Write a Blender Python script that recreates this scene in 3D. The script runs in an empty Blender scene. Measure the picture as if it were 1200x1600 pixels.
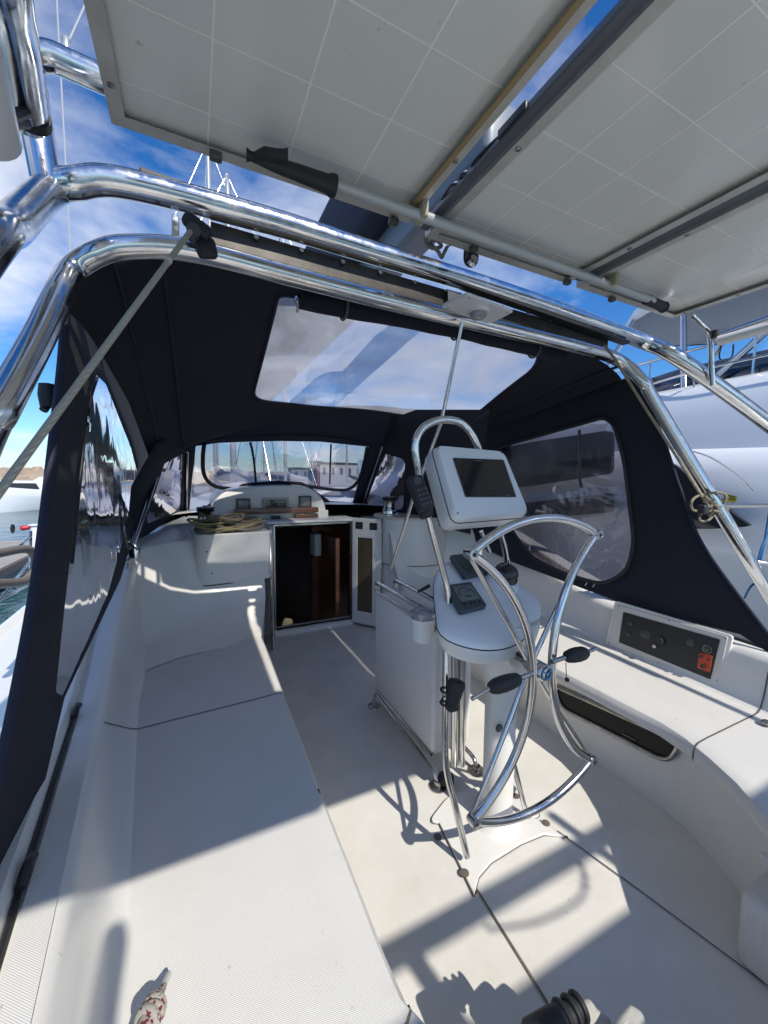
import bpy, bmesh, math, random
import numpy as np
from mathutils import Vector, Matrix, noise
random.seed(7)
SC = bpy.context.scene
COL = SC.collection
# ------------------------------------------------------------------ camera (boat frame: x starboard, y forward, z up, metres)
CAM = np.array([-1.15, 0.0, 1.45]); FPX = 612.0
_y, _p, _r = math.radians(26.0), math.radians(-4.85), math.radians(0.6)
CD = np.array([math.sin(_y)*math.cos(_p), math.cos(_y)*math.cos(_p), math.sin(_p)])
_R0 = np.array([math.cos(_y), -math.sin(_y), 0.0]); _U0 = np.cross(_R0, CD)
CR = _R0*math.cos(_r)+_U0*math.sin(_r); CU = -_R0*math.sin(_r)+_U0*math.cos(_r)
cam = bpy.data.objects.new('camera', bpy.data.cameras.new('camera')); COL.objects.link(cam)
cam.data.sensor_fit = 'HORIZONTAL'; cam.data.sensor_width = 36.0; cam.data.lens = FPX/1200*36
cam.data.clip_start = 0.02; cam.data.clip_end = 6000
cam.matrix_world = Matrix(((CR[0], CU[0], -CD[0], CAM[0]), (CR[1], CU[1], -CD[1], CAM[1]), (CR[2], CU[2], -CD[2], CAM[2]), (0, 0, 0, 1)))
SC.camera = cam
# ------------------------------------------------------------------ world, sun, exposure
SUN = Vector((0.20, -1.0, 1.0)).normalized()
W = bpy.data.worlds.new('World'); SC.world = W; W.use_nodes = True
nt = W.node_tree; nt.nodes.clear()
def wn(t, **k):
    n = nt.nodes.new(t)
    for a, b in k.items(): setattr(n, a, b)
    return n
sky = wn('ShaderNodeTexSky', sky_type='NISHITA', sun_disc=False, sun_elevation=math.asin(SUN.z), sun_rotation=math.atan2(SUN.x, SUN.y))
sky.air_density = 1.0; sky.dust_density = 0.3; sky.ozone_density = 3.0
bg = wn('ShaderNodeBackground'); bg.inputs['Strength'].default_value = 0.122
out = wn('ShaderNodeOutputWorld')
tc = wn('ShaderNodeTexCoord'); sep = wn('ShaderNodeSeparateXYZ'); nt.links.new(tc.outputs['Generated'], sep.inputs[0])
def m(op, a, b=None):
    n = wn('ShaderNodeMath', operation=op)
    for i, v in enumerate((a, b)):
        if v is None: continue
        if isinstance(v, (int, float)): n.inputs[i].default_value = v
        else: nt.links.new(v, n.inputs[i])
    return n.outputs[0]
zz = m('ADD', m('MAXIMUM', sep.outputs[2], 0.0), 0.22)
cmb = wn('ShaderNodeCombineXYZ'); nt.links.new(m('DIVIDE', sep.outputs[0], zz), cmb.inputs[0]); nt.links.new(m('DIVIDE', sep.outputs[1], zz), cmb.inputs[1])
cmb.inputs[2].default_value = 3.7
nz = wn('ShaderNodeTexNoise'); nt.links.new(cmb.outputs[0], nz.inputs['Vector'])
nz.inputs['Scale'].default_value = 1.15; nz.inputs['Detail'].default_value = 8; nz.inputs['Roughness'].default_value = 0.58; nz.inputs['Distortion'].default_value = 0.25
cr = wn('ShaderNodeMapRange'); nt.links.new(nz.outputs[0], cr.inputs[0])
cr.inputs[1].default_value = 0.46; cr.inputs[2].default_value = 0.71; cr.inputs[3].default_value = 0.0; cr.inputs[4].default_value = 0.8
mx = wn('ShaderNodeMix', data_type='RGBA'); nt.links.new(cr.outputs[0], mx.inputs[0])
hs = wn('ShaderNodeHueSaturation'); hs.inputs['Saturation'].default_value = 1.3; hs.inputs['Value'].default_value = 1.0
nt.links.new(sky.outputs[0], hs.inputs['Color'])
tn = wn('ShaderNodeMix', data_type='RGBA', blend_type='MULTIPLY'); tn.inputs[0].default_value = 1; tn.inputs[7].default_value = (.74, .94, 1.16, 1); nt.links.new(hs.outputs[0], tn.inputs[6]); nt.links.new(tn.outputs[2], mx.inputs[6]); mx.inputs[7].default_value = (7.9, 8.0, 8.2, 1)
nt.links.new(mx.outputs[2], bg.inputs[0]); nt.links.new(bg.outputs[0], out.inputs[0])
sl = bpy.data.lights.new('sun', 'SUN'); sl.energy = 4.15; sl.angle = math.radians(0.5); sl.color = (1.0, 0.94, 0.84)
so = bpy.data.objects.new('sun', sl); COL.objects.link(so); so.rotation_euler = (-SUN).to_track_quat('-Z', 'Y').to_euler(); so.location = (0, -8, 9)
SC.view_settings.view_transform = 'Standard'; SC.view_settings.look = 'None'
SC.view_settings.exposure = 0.27; SC.view_settings.gamma = 1
SC.cycles.max_bounces = 10; SC.cycles.transparent_max_bounces = 16; SC.cycles.diffuse_bounces = 8
SC.cycles.sample_clamp_indirect = 8.0; SC.cycles.caustics_reflective = False; SC.cycles.caustics_refractive = False

# ------------------------------------------------------------------ helpers
def ray(u, v): return CD+CR*(u-600)/FPX+CU*(800-v)/FPX
def P(u, v, x=None, y=None, z=None):       # the point of a real plane seen at a photo pixel
    d = ray(u, v)
    if x is not None: t = (x-CAM[0])/d[0]
    elif y is not None: t = (y-CAM[1])/d[1]
    else: t = (z-CAM[2])/d[2]
    return Vector(CAM+t*d)
V = lambda *a: Vector(a)
def wloc(o):
    p = Vector((0, 0, 0))
    while o is not None: p = p+o.location; o = o.parent
    return p
def tag(o, label=None, cat=None, group=None, kind=None):
    if label: o['label'] = label
    if cat: o['category'] = cat
    if group: o['group'] = group
    if kind: o['kind'] = kind
    return o
def thing(name, label, cat, loc=(0, 0, 0), group=None):
    o = bpy.data.objects.new(name, None); COL.objects.link(o); o.location = loc; o.empty_display_size = .1
    return tag(o, label, cat, group)
class MB:
    def __init__(s): s.v = []; s.f = []; s.flat = set()
    def verts(s, pts):
        b = len(s.v); s.v += [Vector(p) for p in pts]; return b
    def face(s, ids, flat=False):
        if flat: s.flat.add(len(s.f))
        s.f.append(tuple(ids))
    def box(s, lo, hi, rot=None, c=None, bev=0.0):
        lo = Vector(lo); hi = Vector(hi)
        mid = (lo+hi)/2; h = (hi-lo)/2
        def T(p):
            q = p
            if rot is not None: q = rot @ q
            return q+(Vector(c) if c is not None else mid)
        b = min(bev, h.x*.99, h.y*.99, h.z*.99)
        if b <= 0:
            i = s.verts([T(V(x*h.x, y*h.y, z*h.z)) for x in (-1, 1) for y in (-1, 1) for z in (-1, 1)])
            for q in ((0, 1, 3, 2), (4, 6, 7, 5), (0, 4, 5, 1), (2, 3, 7, 6), (0, 2, 6, 4), (1, 5, 7, 3)): s.face([i+k for k in q], True)
            return s
        bm = bmesh.new(); bmesh.ops.create_cube(bm, size=2)
        for vv in bm.verts: vv.co = V(vv.co.x*h.x, vv.co.y*h.y, vv.co.z*h.z)
        bmesh.ops.bevel(bm, geom=bm.edges[:], offset=b, segments=3, profile=.5, affect='EDGES')
        return s.bm(bm, T)
    def bm(s, bm, T=lambda p: p):
        bm.verts.ensure_lookup_table(); i = s.verts([T(v.co) for v in bm.verts])
        for f in bm.faces: s.face([i+v.index for v in f.verts])
        bm.free(); return s
    def tube(s, pts, r, n=12, closed=False, caps=True, smooth=0):
        pts = [Vector(p) for p in pts]
        rs = r if isinstance(r, (list, tuple)) else [r]*len(pts)
        if smooth: pts, rs = catmull(pts, smooth, closed, rs)
        N = len(pts); tg = []
        for i in range(N):
            a = pts[(i-1) % N] if (closed or i > 0) else pts[i]
            b = pts[(i+1) % N] if (closed or i < N-1) else pts[i]
            t = (b-a); tg.append(t.normalized() if t.length > 1e-9 else V(0, 0, 1))
        up = V(0, 0, 1) if abs(tg[0].z) < .9 else V(1, 0, 0)
        nn = tg[0].cross(up).normalized(); rings = []
        for i in range(N):
            if i: nn = (nn-tg[i]*nn.dot(tg[i]))
            if nn.length < 1e-6: nn = tg[i].orthogonal()
            nn.normalize(); bb = tg[i].cross(nn)
            rings.append(s.verts([pts[i]+(nn*math.cos(a)+bb*math.sin(a))*rs[i] for a in (2*math.pi*k/n for k in range(n))]))
        for i in range(N if closed else N-1):
            a, b = rings[i], rings[(i+1) % N]
            for k in range(n): s.face((a+k, a+(k+1) % n, b+(k+1) % n, b+k))
        if caps and not closed:
            s.face([rings[0]+k for k in range(n)][::-1], True); s.face([rings[-1]+k for k in range(n)], True)
        return s
    def lathe(s, prof, c=(0, 0, 0), n=32, rot=None, sx=1, sy=1):
        c = Vector(c); rings = []
        for (r, z) in prof:
            ps = [V(r*sx*math.cos(2*math.pi*k/n), r*sy*math.sin(2*math.pi*k/n), z) for k in range(n)]
            if rot is not None: ps = [rot @ p for p in ps]
            rings.append(s.verts([p+c for p in ps]))
        for a, b in zip(rings, rings[1:]):
            for k in range(n): s.face((a+k, a+(k+1) % n, b+(k+1) % n, b+k))
        s.face([rings[0]+k for k in range(n)][::-1], True); s.face([rings[-1]+k for k in range(n)], True)
        return s
    def prism(s, poly, off, bev=0):
        n = len(poly); off = Vector(off)
        a = s.verts(poly); b = s.verts([Vector(p)+off for p in poly])
        s.face([a+k for k in range(n)][::-1], True); s.face([b+k for k in range(n)], True)
        for k in range(n): s.face((a+k, a+(k+1) % n, b+(k+1) % n, b+k), n < 9)
        return s
    def grid(s, rows, flat=False):
        idx = [s.verts(r) for r in rows]; n = len(rows[0])
        for a, b in zip(idx, idx[1:]):
            for k in range(n-1): s.face((a+k, a+k+1, b+k+1, b+k), flat)
        return s
    def build(s, name, mt, parent=None, solid=0, bevel=0, auto=40, offs=0):
        me = bpy.data.meshes.new(name); o0 = wloc(parent) if parent else Vector((0, 0, 0))
        base = Vector((0, 0, 0))
        me.from_pydata([tuple(p-o0) for p in s.v], [], s.f)
        me.materials.append(mt)
        bm = bmesh.new(); bm.from_mesh(me)
        for f in bm.faces: f.smooth = f.index not in s.flat
        bmesh.ops.recalc_face_normals(bm, faces=bm.faces[:])
        for e in bm.edges:
            if len(e.link_faces) == 2 and e.calc_face_angle(0) > math.radians(auto): e.smooth = False
        bm.to_mesh(me); bm.free(); me.update()
        o = bpy.data.objects.new(name, me); COL.objects.link(o); o.parent = parent
        if solid:
            q = o.modifiers.new('s', 'SOLIDIFY'); q.thickness = solid; q.offset = offs
        if bevel:
            q = o.modifiers.new('b', 'BEVEL'); q.width = bevel; q.segments = 3; q.limit_method = 'ANGLE'; q.angle_limit = math.radians(35); q.harden_normals = False
        return o
def catmull(pts, k, closed=False, rs=None):
    out = []; ro = []; N = len(pts)
    rng = range(N) if closed else range(N-1)
    for i in rng:
        g = (lambda j: j % N) if closed else (lambda j: min(max(j, 0), N-1))
        p0, p1, p2, p3 = (Vector(pts[g(i+d)]) for d in (-1, 0, 1, 2))
        for q in range(k):
            t = q/k
            out.append(.5*((2*p1)+(p2-p0)*t+(2*p0-5*p1+4*p2-p3)*t*t+(3*p1-p0-3*p2+p3)*t**3))
            if rs: ro.append(rs[g(i)]*(1-t)+rs[g(i+1)]*t)
    if not closed:
        out.append(Vector(pts[-1]))
        if rs: ro.append(rs[-1])
    return (out, ro) if rs else out
def fillet(pts, r, k=7):
    """polyline with rounded corners"""
    pts = [Vector(p) for p in pts]; out = [pts[0]]
    for i in range(1, len(pts)-1):
        a, b, c = pts[i-1], pts[i], pts[i+1]
        d = min(r, (a-b).length*.48, (c-b).length*.48)
        s0 = b+(a-b).normalized()*d; e0 = b+(c-b).normalized()*d
        for q in range(k+1):
            t = q/k; out.append(s0*(1-t)**2+b*2*t*(1-t)+e0*t*t)
    out.append(pts[-1]); return out
def rfill(poly, r, k=6):
    poly = [Vector(p) for p in poly]; n = len(poly); out = []
    for i in range(n):
        a, b, c = poly[i-1], poly[i], poly[(i+1) % n]
        rr = r[i] if isinstance(r, (list, tuple)) else r
        d = min(rr, (a-b).length*.49, (c-b).length*.49)
        s0 = b+(a-b).normalized()*d; e0 = b+(c-b).normalized()*d
        for q in range(k+1):
            t = q/k; out.append(s0*(1-t)**2+b*2*t*(1-t)+e0*t*t)
    return out
def resample(poly, n):
    poly = [Vector(p) for p in poly]+[Vector(poly[0])]
    L = [0]
    for a, b in zip(poly, poly[1:]): L.append(L[-1]+(b-a).length)
    out = []; j = 0
    for i in range(n):
        d = L[-1]*i/n
        while L[j+1] < d: j += 1
        t = (d-L[j])/max(L[j+1]-L[j], 1e-9); out.append(poly[j].lerp(poly[j+1], t))
    return out

# ------------------------------------------------------------------ materials
def mat(name, col, rough=.5, metal=0., bump=None, spec=.5, var=None, coat=0, sheen=0, bdist=.002, trans=0):
    mt = bpy.data.materials.new(name); mt.use_nodes = True; t = mt.node_tree; b = t.nodes['Principled BSDF']
    b.inputs['Base Color'].default_value = (*col, 1); b.inputs['Roughness'].default_value = rough; b.inputs['Metallic'].default_value = metal
    b.inputs['Specular IOR Level'].default_value = spec; b.inputs['Coat Weight'].default_value = coat; b.inputs['Coat Roughness'].default_value = .08
    b.inputs['Sheen Weight'].default_value = sheen
    tcn = t.nodes.new('ShaderNodeTexCoord')
    if var:
        sc, amt, c2 = var
        n = t.nodes.new('ShaderNodeTexNoise'); n.inputs['Scale'].default_value = sc; n.inputs['Detail'].default_value = 6; n.inputs['Roughness'].default_value = .62
        t.links.new(tcn.outputs['Object'], n.inputs['Vector'])
        r = t.nodes.new('ShaderNodeMapRange'); r.inputs[1].default_value = .35; r.inputs[2].default_value = .7; r.inputs[4].default_value = amt
        t.links.new(n.outputs[0], r.inputs[0])
        x = t.nodes.new('ShaderNodeMix'); x.data_type = 'RGBA'; x.inputs[6].default_value = (*col, 1); x.inputs[7].default_value = (*c2, 1)
        t.links.new(r.outputs[0], x.inputs[0]); t.links.new(x.outputs[2], b.inputs['Base Color'])
    if bump:
        prev = None
        for kind, sc, st in bump:
            if kind == 'noise':
                n = t.nodes.new('ShaderNodeTexNoise'); n.inputs['Scale'].default_value = sc; n.inputs['Detail'].default_value = 5; o = n.outputs[0]
                t.links.new(tcn.outputs['Object'], n.inputs['Vector'])
            elif kind in ('weave', 'diamond'):
                mp = t.nodes.new('ShaderNodeMapping'); t.links.new(tcn.outputs['Object'], mp.inputs[0])
                if kind == 'diamond': mp.inputs['Rotation'].default_value = (0, 0, math.radians(40))
                ws = []
                for dr in 'XY':
                    w = t.nodes.new('ShaderNodeTexWave'); w.bands_direction = dr; w.inputs['Scale'].default_value = sc; t.links.new(mp.outputs[0], w.inputs[0]); ws.append(w.outputs['Fac'])
                if kind == 'weave':
                    w = t.nodes.new('ShaderNodeTexWave'); w.bands_direction = 'Z'; w.inputs['Scale'].default_value = sc; t.links.new(mp.outputs[0], w.inputs[0]); ws.append(w.outputs['Fac'])
                o = ws[0]
                for w2 in ws[1:]:
                    mm = t.nodes.new('ShaderNodeMath'); mm.operation = 'MULTIPLY' if kind == 'diamond' else 'ADD'; t.links.new(o, mm.inputs[0]); t.links.new(w2, mm.inputs[1]); o = mm.outputs[0]
            bp = t.nodes.new('ShaderNodeBump'); bp.inputs['Strength'].default_value = st; bp.inputs['Distance'].default_value = bdist
            t.links.new(o, bp.inputs['Height'])
            if prev: t.links.new(prev, bp.inputs['Normal'])
            prev = bp.outputs[0]
        t.links.new(prev, b.inputs['Normal'])
    return mt
GEL = mat('gelcoat', (.74, .73, .70), .30, var=(2.3, .45, (.67, .66, .62)), bump=[('noise', 9, .12)], bdist=.004)
NSK = mat('nonskid_gelcoat', (.70, .69, .66), .50, var=(5, .5, (.63, .615, .58)), bump=[('diamond', 120, .6), ('noise', 160, .15)], bdist=.0012)
NSF = mat('floor_nonskid', (.71, .695, .655), .5, var=(3.3, .85, (.60, .575, .515)), bump=[('diamond', 70, .35), ('noise', 120, .22)], bdist=.0012)
WPL = mat('white_plastic', (.74, .75, .76), .3, var=(7, .2, (.66, .67, .68)), bump=[('noise', 30, .05)])
SS = mat('stainless', (.66, .66, .66), .11, 1, var=(6, .5, (.5, .49, .46)), bump=[('noise', 22, .035)])
SSB = mat('brushed_stainless', (.50, .49, .47), .26, 1, var=(14, .8, (.22, .2, .18)), bump=[('noise', 60, .08)])
ALU = mat('aluminium', (.62, .60, .56), .42, .35, var=(9, .6, (.40, .38, .33)), bump=[('noise', 80, .06)])
CNV = mat('navy_canvas', (.0045, .0066, .0170), .85, bump=[('weave', 160, .3), ('noise', 2.6, .8)], bdist=.008, var=(2.0, .6, (.009, .0115, .026)), sheen=.02)
CNE = mat('navy_binding', (.013, .016, .038), .75, bump=[('weave', 160, .2)], bdist=.001)
BLK = mat('black_plastic', (.018, .019, .021), .38, var=(20, .4, (.03, .03, .03)), bump=[('noise', 150, .08)])
RUB = mat('black_rubber', (.014, .015, .018), .6, bump=[('noise', 90, .15)])
SCR = mat('dark_screen', (.008, .010, .012), .08, spec=.6)
LCD = mat('grey_lcd', (.16, .18, .165), .25)
LCG = mat('green_lcd', (.06, .075, .06), .25)
DGR = mat('dark_grey_case', (.055, .065, .075), .45, bump=[('noise', 120, .06)])
GRV = mat('groove_dirt', (.20, .17, .115), .9, var=(14, .9, (.06, .05, .04)))
GRD = mat('dark_seam', (.10, .095, .085), .9)
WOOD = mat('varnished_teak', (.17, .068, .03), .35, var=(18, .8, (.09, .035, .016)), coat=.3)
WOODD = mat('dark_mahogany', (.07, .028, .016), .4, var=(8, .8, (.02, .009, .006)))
DARK = mat('cabin_dark', (.012, .011, .011), .7)
ROPE = mat('beige_rope', (.42, .36, .25), .85, bump=[('diamond', 260, .9)], bdist=.002, var=(40, .8, (.24, .20, .13)))
ROPG = mat('grey_rope', (.36, .34, .29), .85, bump=[('diamond', 260, .9)], bdist=.002, var=(40, .8, (.2, .19, .16)))
ROPB = mat('blue_rope', (.01, .13, .32), .7, bump=[('noise', 300, .6)])
RED = mat('red_paint', (.45, .02, .03), .4)
ORG = mat('orange_plate', (.55, .07, .025), .35)
YEL = mat('yellow_label', (.55, .55, .03), .5)
HOSE = mat('taupe_tube', (.20, .175, .145), .6, bump=[('noise', 40, .1)])
YWH = mat('yacht_white', (.80, .82, .84), .22, coat=.3, bump=[('noise', 1.2, .06)], var=(.7, .3, (.72, .75, .79)))
YUN = mat('hardtop_lining', (.55, .52, .50), .5, var=(2, .4, (.45, .42, .40)))
YGL = mat('tinted_glass', (.02, .024, .03), .06)
CON = mat('concrete', (.36, .34, .30), .9, bump=[('noise', 20, .5)], bdist=.01, var=(3, .6, (.24, .22, .19)))
ROCK = mat('breakwater_rock', (.42, .33, .24), .95, bump=[('noise', 1.2, 1)], bdist=.4, var=(.5, .9, (.22, .17, .13)))
HILL = mat('far_hill', (.10, .115, .13), .95, var=(.02, .6, (.16, .16, .15)))
SAILC = mat('aluminium_spar', (.55, .55, .54), .35, .4)
def extra(mt, kind):
    t = mt.node_tree; b = t.nodes['Principled BSDF']; tcn = t.nodes.new('ShaderNodeTexCoord')
    if kind == 'rough':                       # smears and water spots on the polished tube
        n = t.nodes.new('ShaderNodeTexNoise'); n.inputs['Scale'].default_value = 16; n.inputs['Detail'].default_value = 7; n.inputs['Roughness'].default_value = .7
        t.links.new(tcn.outputs['Object'], n.inputs['Vector']); r = t.nodes.new('ShaderNodeMapRange'); r.inputs[1].default_value = .4; r.inputs[2].default_value = .72; r.inputs[3].default_value = .09; r.inputs[4].default_value = .34
        t.links.new(n.outputs[0], r.inputs[0]); t.links.new(r.outputs[0], b.inputs['Roughness']); return
    l = b.inputs['Base Color'].links[0].from_socket   # stains and specks on the moulding
    for sc, lo, hi, amt, c2 in ((38, .68, .74, .5, (.30, .27, .22)), (1.1, .55, .72, .22, (.50, .46, .38)), (9, .64, .72, .20, (.46, .43, .37))):
        n = t.nodes.new('ShaderNodeTexNoise'); n.inputs['Scale'].default_value = sc; n.inputs['Detail'].default_value = 8; n.inputs['Roughness'].default_value = .6
        t.links.new(tcn.outputs['Object'], n.inputs['Vector']); r = t.nodes.new('ShaderNodeMapRange'); r.inputs[1].default_value = lo; r.inputs[2].default_value = hi; r.inputs[4].default_value = amt
        t.links.new(n.outputs[0], r.inputs[0]); x = t.nodes.new('ShaderNodeMix'); x.data_type = 'RGBA'; t.links.new(r.outputs[0], x.inputs[0]); t.links.new(l, x.inputs[6]); x.inputs[7].default_value = (*c2, 1); l = x.outputs[2]
    t.links.new(l, b.inputs['Base Color'])
extra(SS, 'rough')
for _m in (GEL, NSK, NSF): extra(_m, 'stain')
def rope_red():
    mt = mat('white_rope_red_fleck', (.55, .52, .46), .85, bump=[('diamond', 320, .9)], bdist=.0015)
    t = mt.node_tree; b = t.nodes['Principled BSDF']; tcn = t.nodes.new('ShaderNodeTexCoord')
    n = t.nodes.new('ShaderNodeTexNoise'); n.inputs['Scale'].default_value = 130; n.inputs['Detail'].default_value = 1; t.links.new(tcn.outputs['Object'], n.inputs['Vector'])
    r = t.nodes.new('ShaderNodeMapRange'); r.inputs[1].default_value = .56; r.inputs[2].default_value = .60; t.links.new(n.outputs[0], r.inputs[0])
    x = t.nodes.new('ShaderNodeMix'); x.data_type = 'RGBA'; x.inputs[6].default_value = (.52, .49, .43, 1); x.inputs[7].default_value = (.22, .03, .045, 1)
    t.links.new(r.outputs[0], x.inputs[0]); t.links.new(x.outputs[2], b.inputs['Base Color']); return mt
ROPR = rope_red()
def clear(name, haze, tint, gl=.12, wav=5, tr=(1, 1, 1), wst=.5, sq=(1, 1, 1), fk=.55, det=4):
    """clear vinyl: mostly see-through, glossy wrinkled sheet with a milky share"""
    mt = bpy.data.materials.new(name); mt.use_nodes = True; t = mt.node_tree; t.nodes.clear()
    o = t.nodes.new('ShaderNodeOutputMaterial'); tcn = t.nodes.new('ShaderNodeTexCoord')
    n = t.nodes.new('ShaderNodeTexNoise'); n.inputs['Scale'].default_value = wav; n.inputs['Detail'].default_value = det; n.inputs['Distortion'].default_value = .8
    mp = t.nodes.new('ShaderNodeMapping'); mp.inputs['Scale'].default_value = sq; t.links.new(tcn.outputs['Object'], mp.inputs[0]); t.links.new(mp.outputs[0], n.inputs['Vector'])
    bp = t.nodes.new('ShaderNodeBump'); bp.inputs['Strength'].default_value = wst; bp.inputs['Distance'].default_value = .012; t.links.new(n.outputs[0], bp.inputs['Height'])
    tr_ = t.nodes.new('ShaderNodeBsdfTransparent'); tr_.inputs[0].default_value = (*tr, 1)
    gloss = t.nodes.new('ShaderNodeBsdfGlossy'); gloss.inputs['Roughness'].default_value = .05; gloss.inputs[0].default_value = (.9, .9, .95, 1); t.links.new(bp.outputs[0], gloss.inputs['Normal'])
    tl = t.nodes.new('ShaderNodeBsdfTranslucent'); tl.inputs[0].default_value = (*tint, 1)
    df = t.nodes.new('ShaderNodeBsdfDiffuse'); df.inputs[0].default_value = (*tint, 1)
    hz = t.nodes.new('ShaderNodeMixShader'); hz.inputs[0].default_value = .5; t.links.new(tl.outputs[0], hz.inputs[1]); t.links.new(df.outputs[0], hz.inputs[2])
    mr = t.nodes.new('ShaderNodeMapRange'); mr.inputs[1].default_value = .3; mr.inputs[2].default_value = .75; mr.inputs[3].default_value = haze*.45; mr.inputs[4].default_value = min(1, haze*1.7)
    t.links.new(n.outputs[0], mr.inputs[0])
    m1 = t.nodes.new('ShaderNodeMixShader'); t.links.new(mr.outputs[0], m1.inputs[0]); t.links.new(tr_.outputs[0], m1.inputs[1]); t.links.new(hz.outputs[0], m1.inputs[2])
    fr = t.nodes.new('ShaderNodeFresnel'); fr.inputs[0].default_value = 1.4
    ad = t.nodes.new('ShaderNodeMath'); ad.operation = 'MULTIPLY_ADD'; ad.inputs[1].default_value = fk; ad.inputs[2].default_value = gl*.3; ad.use_clamp = True; t.links.new(fr.outputs[0], ad.inputs[0])
    m2 = t.nodes.new('ShaderNodeMixShader'); t.links.new(ad.outputs[0], m2.inputs[0]); t.links.new(m1.outputs[0], m2.inputs[1]); t.links.new(gloss.outputs[0], m2.inputs[2])
    t.links.new(m2.outputs[0], o.inputs[0]); return mt
VIN = clear('clear_vinyl', .24, (.80, .78, .88), .25, 3.2, (.90, .89, .97), .55, (1, 1.3, .9), .9, 1.5)
VINR = clear('smoky_vinyl', .09, (.34, .33, .38), .3, 3.2, (.33, .32, .36), .8, (1, 1, 1), 1.0, 2)
VINS = clear('skylight_vinyl', .60, (.90, .91, .96), .05, 1.6, (.95, .96, 1), .25, (1, 1, 1), .22)
VINF = clear('front_vinyl', .10, (.72, .70, .84), .1, 7, (.90, .89, .97), .4)
CUP = clear('clear_plastic_cup', .35, (.7, .72, .75), .2, 9, (.95, .96, .98))
def panel_mat():
    """white back sheet with the pale square cells showing through and fine white gaps"""
    mt = bpy.data.materials.new('solar_backsheet'); mt.use_nodes = True; t = mt.node_tree; b = t.nodes['Principled BSDF']
    b.inputs['Roughness'].default_value = .16; b.inputs['Specular IOR Level'].default_value = .7
    tcn = t.nodes.new('ShaderNodeTexCoord')
    n = t.nodes.new('ShaderNodeTexNoise'); n.inputs['Scale'].default_value = 1.8; n.inputs['Detail'].default_value = 8; n.inputs['Roughness'].default_value = .65; t.links.new(tcn.outputs['Object'], n.inputs['Vector'])
    x = t.nodes.new('ShaderNodeMix'); x.data_type = 'RGBA'; x.inputs[6].default_value = (.70, .715, .67, 1); x.inputs[7].default_value = (.84, .84, .79, 1); t.links.new(n.outputs[0], x.inputs[0])  # pale blotches mixed into the colour stand in for cloud reflections
    t.links.new(x.outputs[2], b.inputs['Base Color'])
    n2 = t.nodes.new('ShaderNodeTexNoise'); n2.inputs['Scale'].default_value = 2.2; t.links.new(tcn.outputs['Object'], n2.inputs['Vector'])
    bp = t.nodes.new('ShaderNodeBump'); bp.inputs['Strength'].default_value = .25; bp.inputs['Distance'].default_value = .02; t.links.new(n2.outputs[0], bp.inputs['Height']); t.links.new(bp.outputs[0], b.inputs['Normal'])
    return mt
PNL = panel_mat()
PLN = mat('cell_gap_white', (.96, .95, .88), .3)
extra(PNL, 'stain')
PTOP = mat('solar_glass', (.008, .012, .03), .1)
def water_mat():
    mt = mat('water', (.02, .085, .105), .09, spec=.6)
    t = mt.node_tree; b = t.nodes['Principled BSDF']; tcn = t.nodes.new('ShaderNodeTexCoord'); prev = None
    for sc, st, di in ((.9, .5, .25), (3.5, .5, .08)):
        n = t.nodes.new('ShaderNodeTexNoise'); n.inputs['Scale'].default_value = sc; n.inputs['Detail'].default_value = 4; t.links.new(tcn.outputs['Object'], n.inputs['Vector'])
        bp = t.nodes.new('ShaderNodeBump'); bp.inputs['Strength'].default_value = st; bp.inputs['Distance'].default_value = di; t.links.new(n.outputs[0], bp.inputs['Height'])
        if prev: t.links.new(prev, bp.inputs['Normal'])
        prev = bp.outputs[0]
    t.links.new(prev, b.inputs['Normal']); return mt
WAT = water_mat()
#==BODY==
# ------------------------------------------------------------------ star-shaped ring panels (canvas round a window)
def rayhit(poly, c, th):
    d = (math.cos(th), math.sin(th)); best = 0
    n = len(poly)
    for i in range(n):
        x1, y1 = poly[i][0]-c[0], poly[i][1]-c[1]; x2, y2 = poly[(i+1) % n][0]-c[0], poly[(i+1) % n][1]-c[1]
        ex, ey = x2-x1, y2-y1; den = d[0]*ey-d[1]*ex
        if abs(den) < 1e-12: continue
        t = (x1*ey-y1*ex)/den; s_ = (x1*d[1]-y1*d[0])/den
        if t > 0 and -1e-9 <= s_ <= 1+1e-9: best = max(best, t)
    return (c[0]+d[0]*best, c[1]+d[1]*best)
def rnd2(poly, r): return [(p.x, p.y) for p in rfill([V(a, b, 0) for a, b in poly], r)]
def ring2d(outer, inner, fn, c, N=150, k=5):
    ths = [2*math.pi*i/N for i in range(N)]
    for poly in (outer, inner):
        for p in poly: ths.append(math.atan2(p[1]-c[1], p[0]-c[0]) % (2*math.pi))
    ths = sorted(ths); tt = [ths[0]]
    for t in ths[1:]:
        if t-tt[-1] > 1e-4: tt.append(t)
    O = [rayhit(outer, c, t) for t in tt]; I = [rayhit(inner, c, t) for t in tt]
    ring = MB(); n = len(tt)
    rows = []
    for j in range(k+1):
        a = j/k; rows.append(ring.verts([fn(O[i][0]*(1-a)+I[i][0]*a, O[i][1]*(1-a)+I[i][1]*a) for i in range(n)]))
    for a, b in zip(rows, rows[1:]):
        for i in range(n): ring.face((a+i, a+(i+1) % n, b+(i+1) % n, b+i))
    pane = MB(); rows = []
    for j in range(9):
        a = j/9; rows.append(pane.verts([fn(I[i][0]*(1-a)+c[0]*a, I[i][1]*(1-a)+c[1]*a) for i in range(n)]))
    cc = pane.verts([fn(*c)])
    for a, b in zip(rows, rows[1:]):
        for i in range(n): pane.face((a+i, a+(i+1) % n, b+(i+1) % n, b+i))
    for i in range(n): pane.face((rows[-1]+i, rows[-1]+(i+1) % n, cc))
    return ring, pane, [fn(*p) for p in I], [fn(*p) for p in O]
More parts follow.
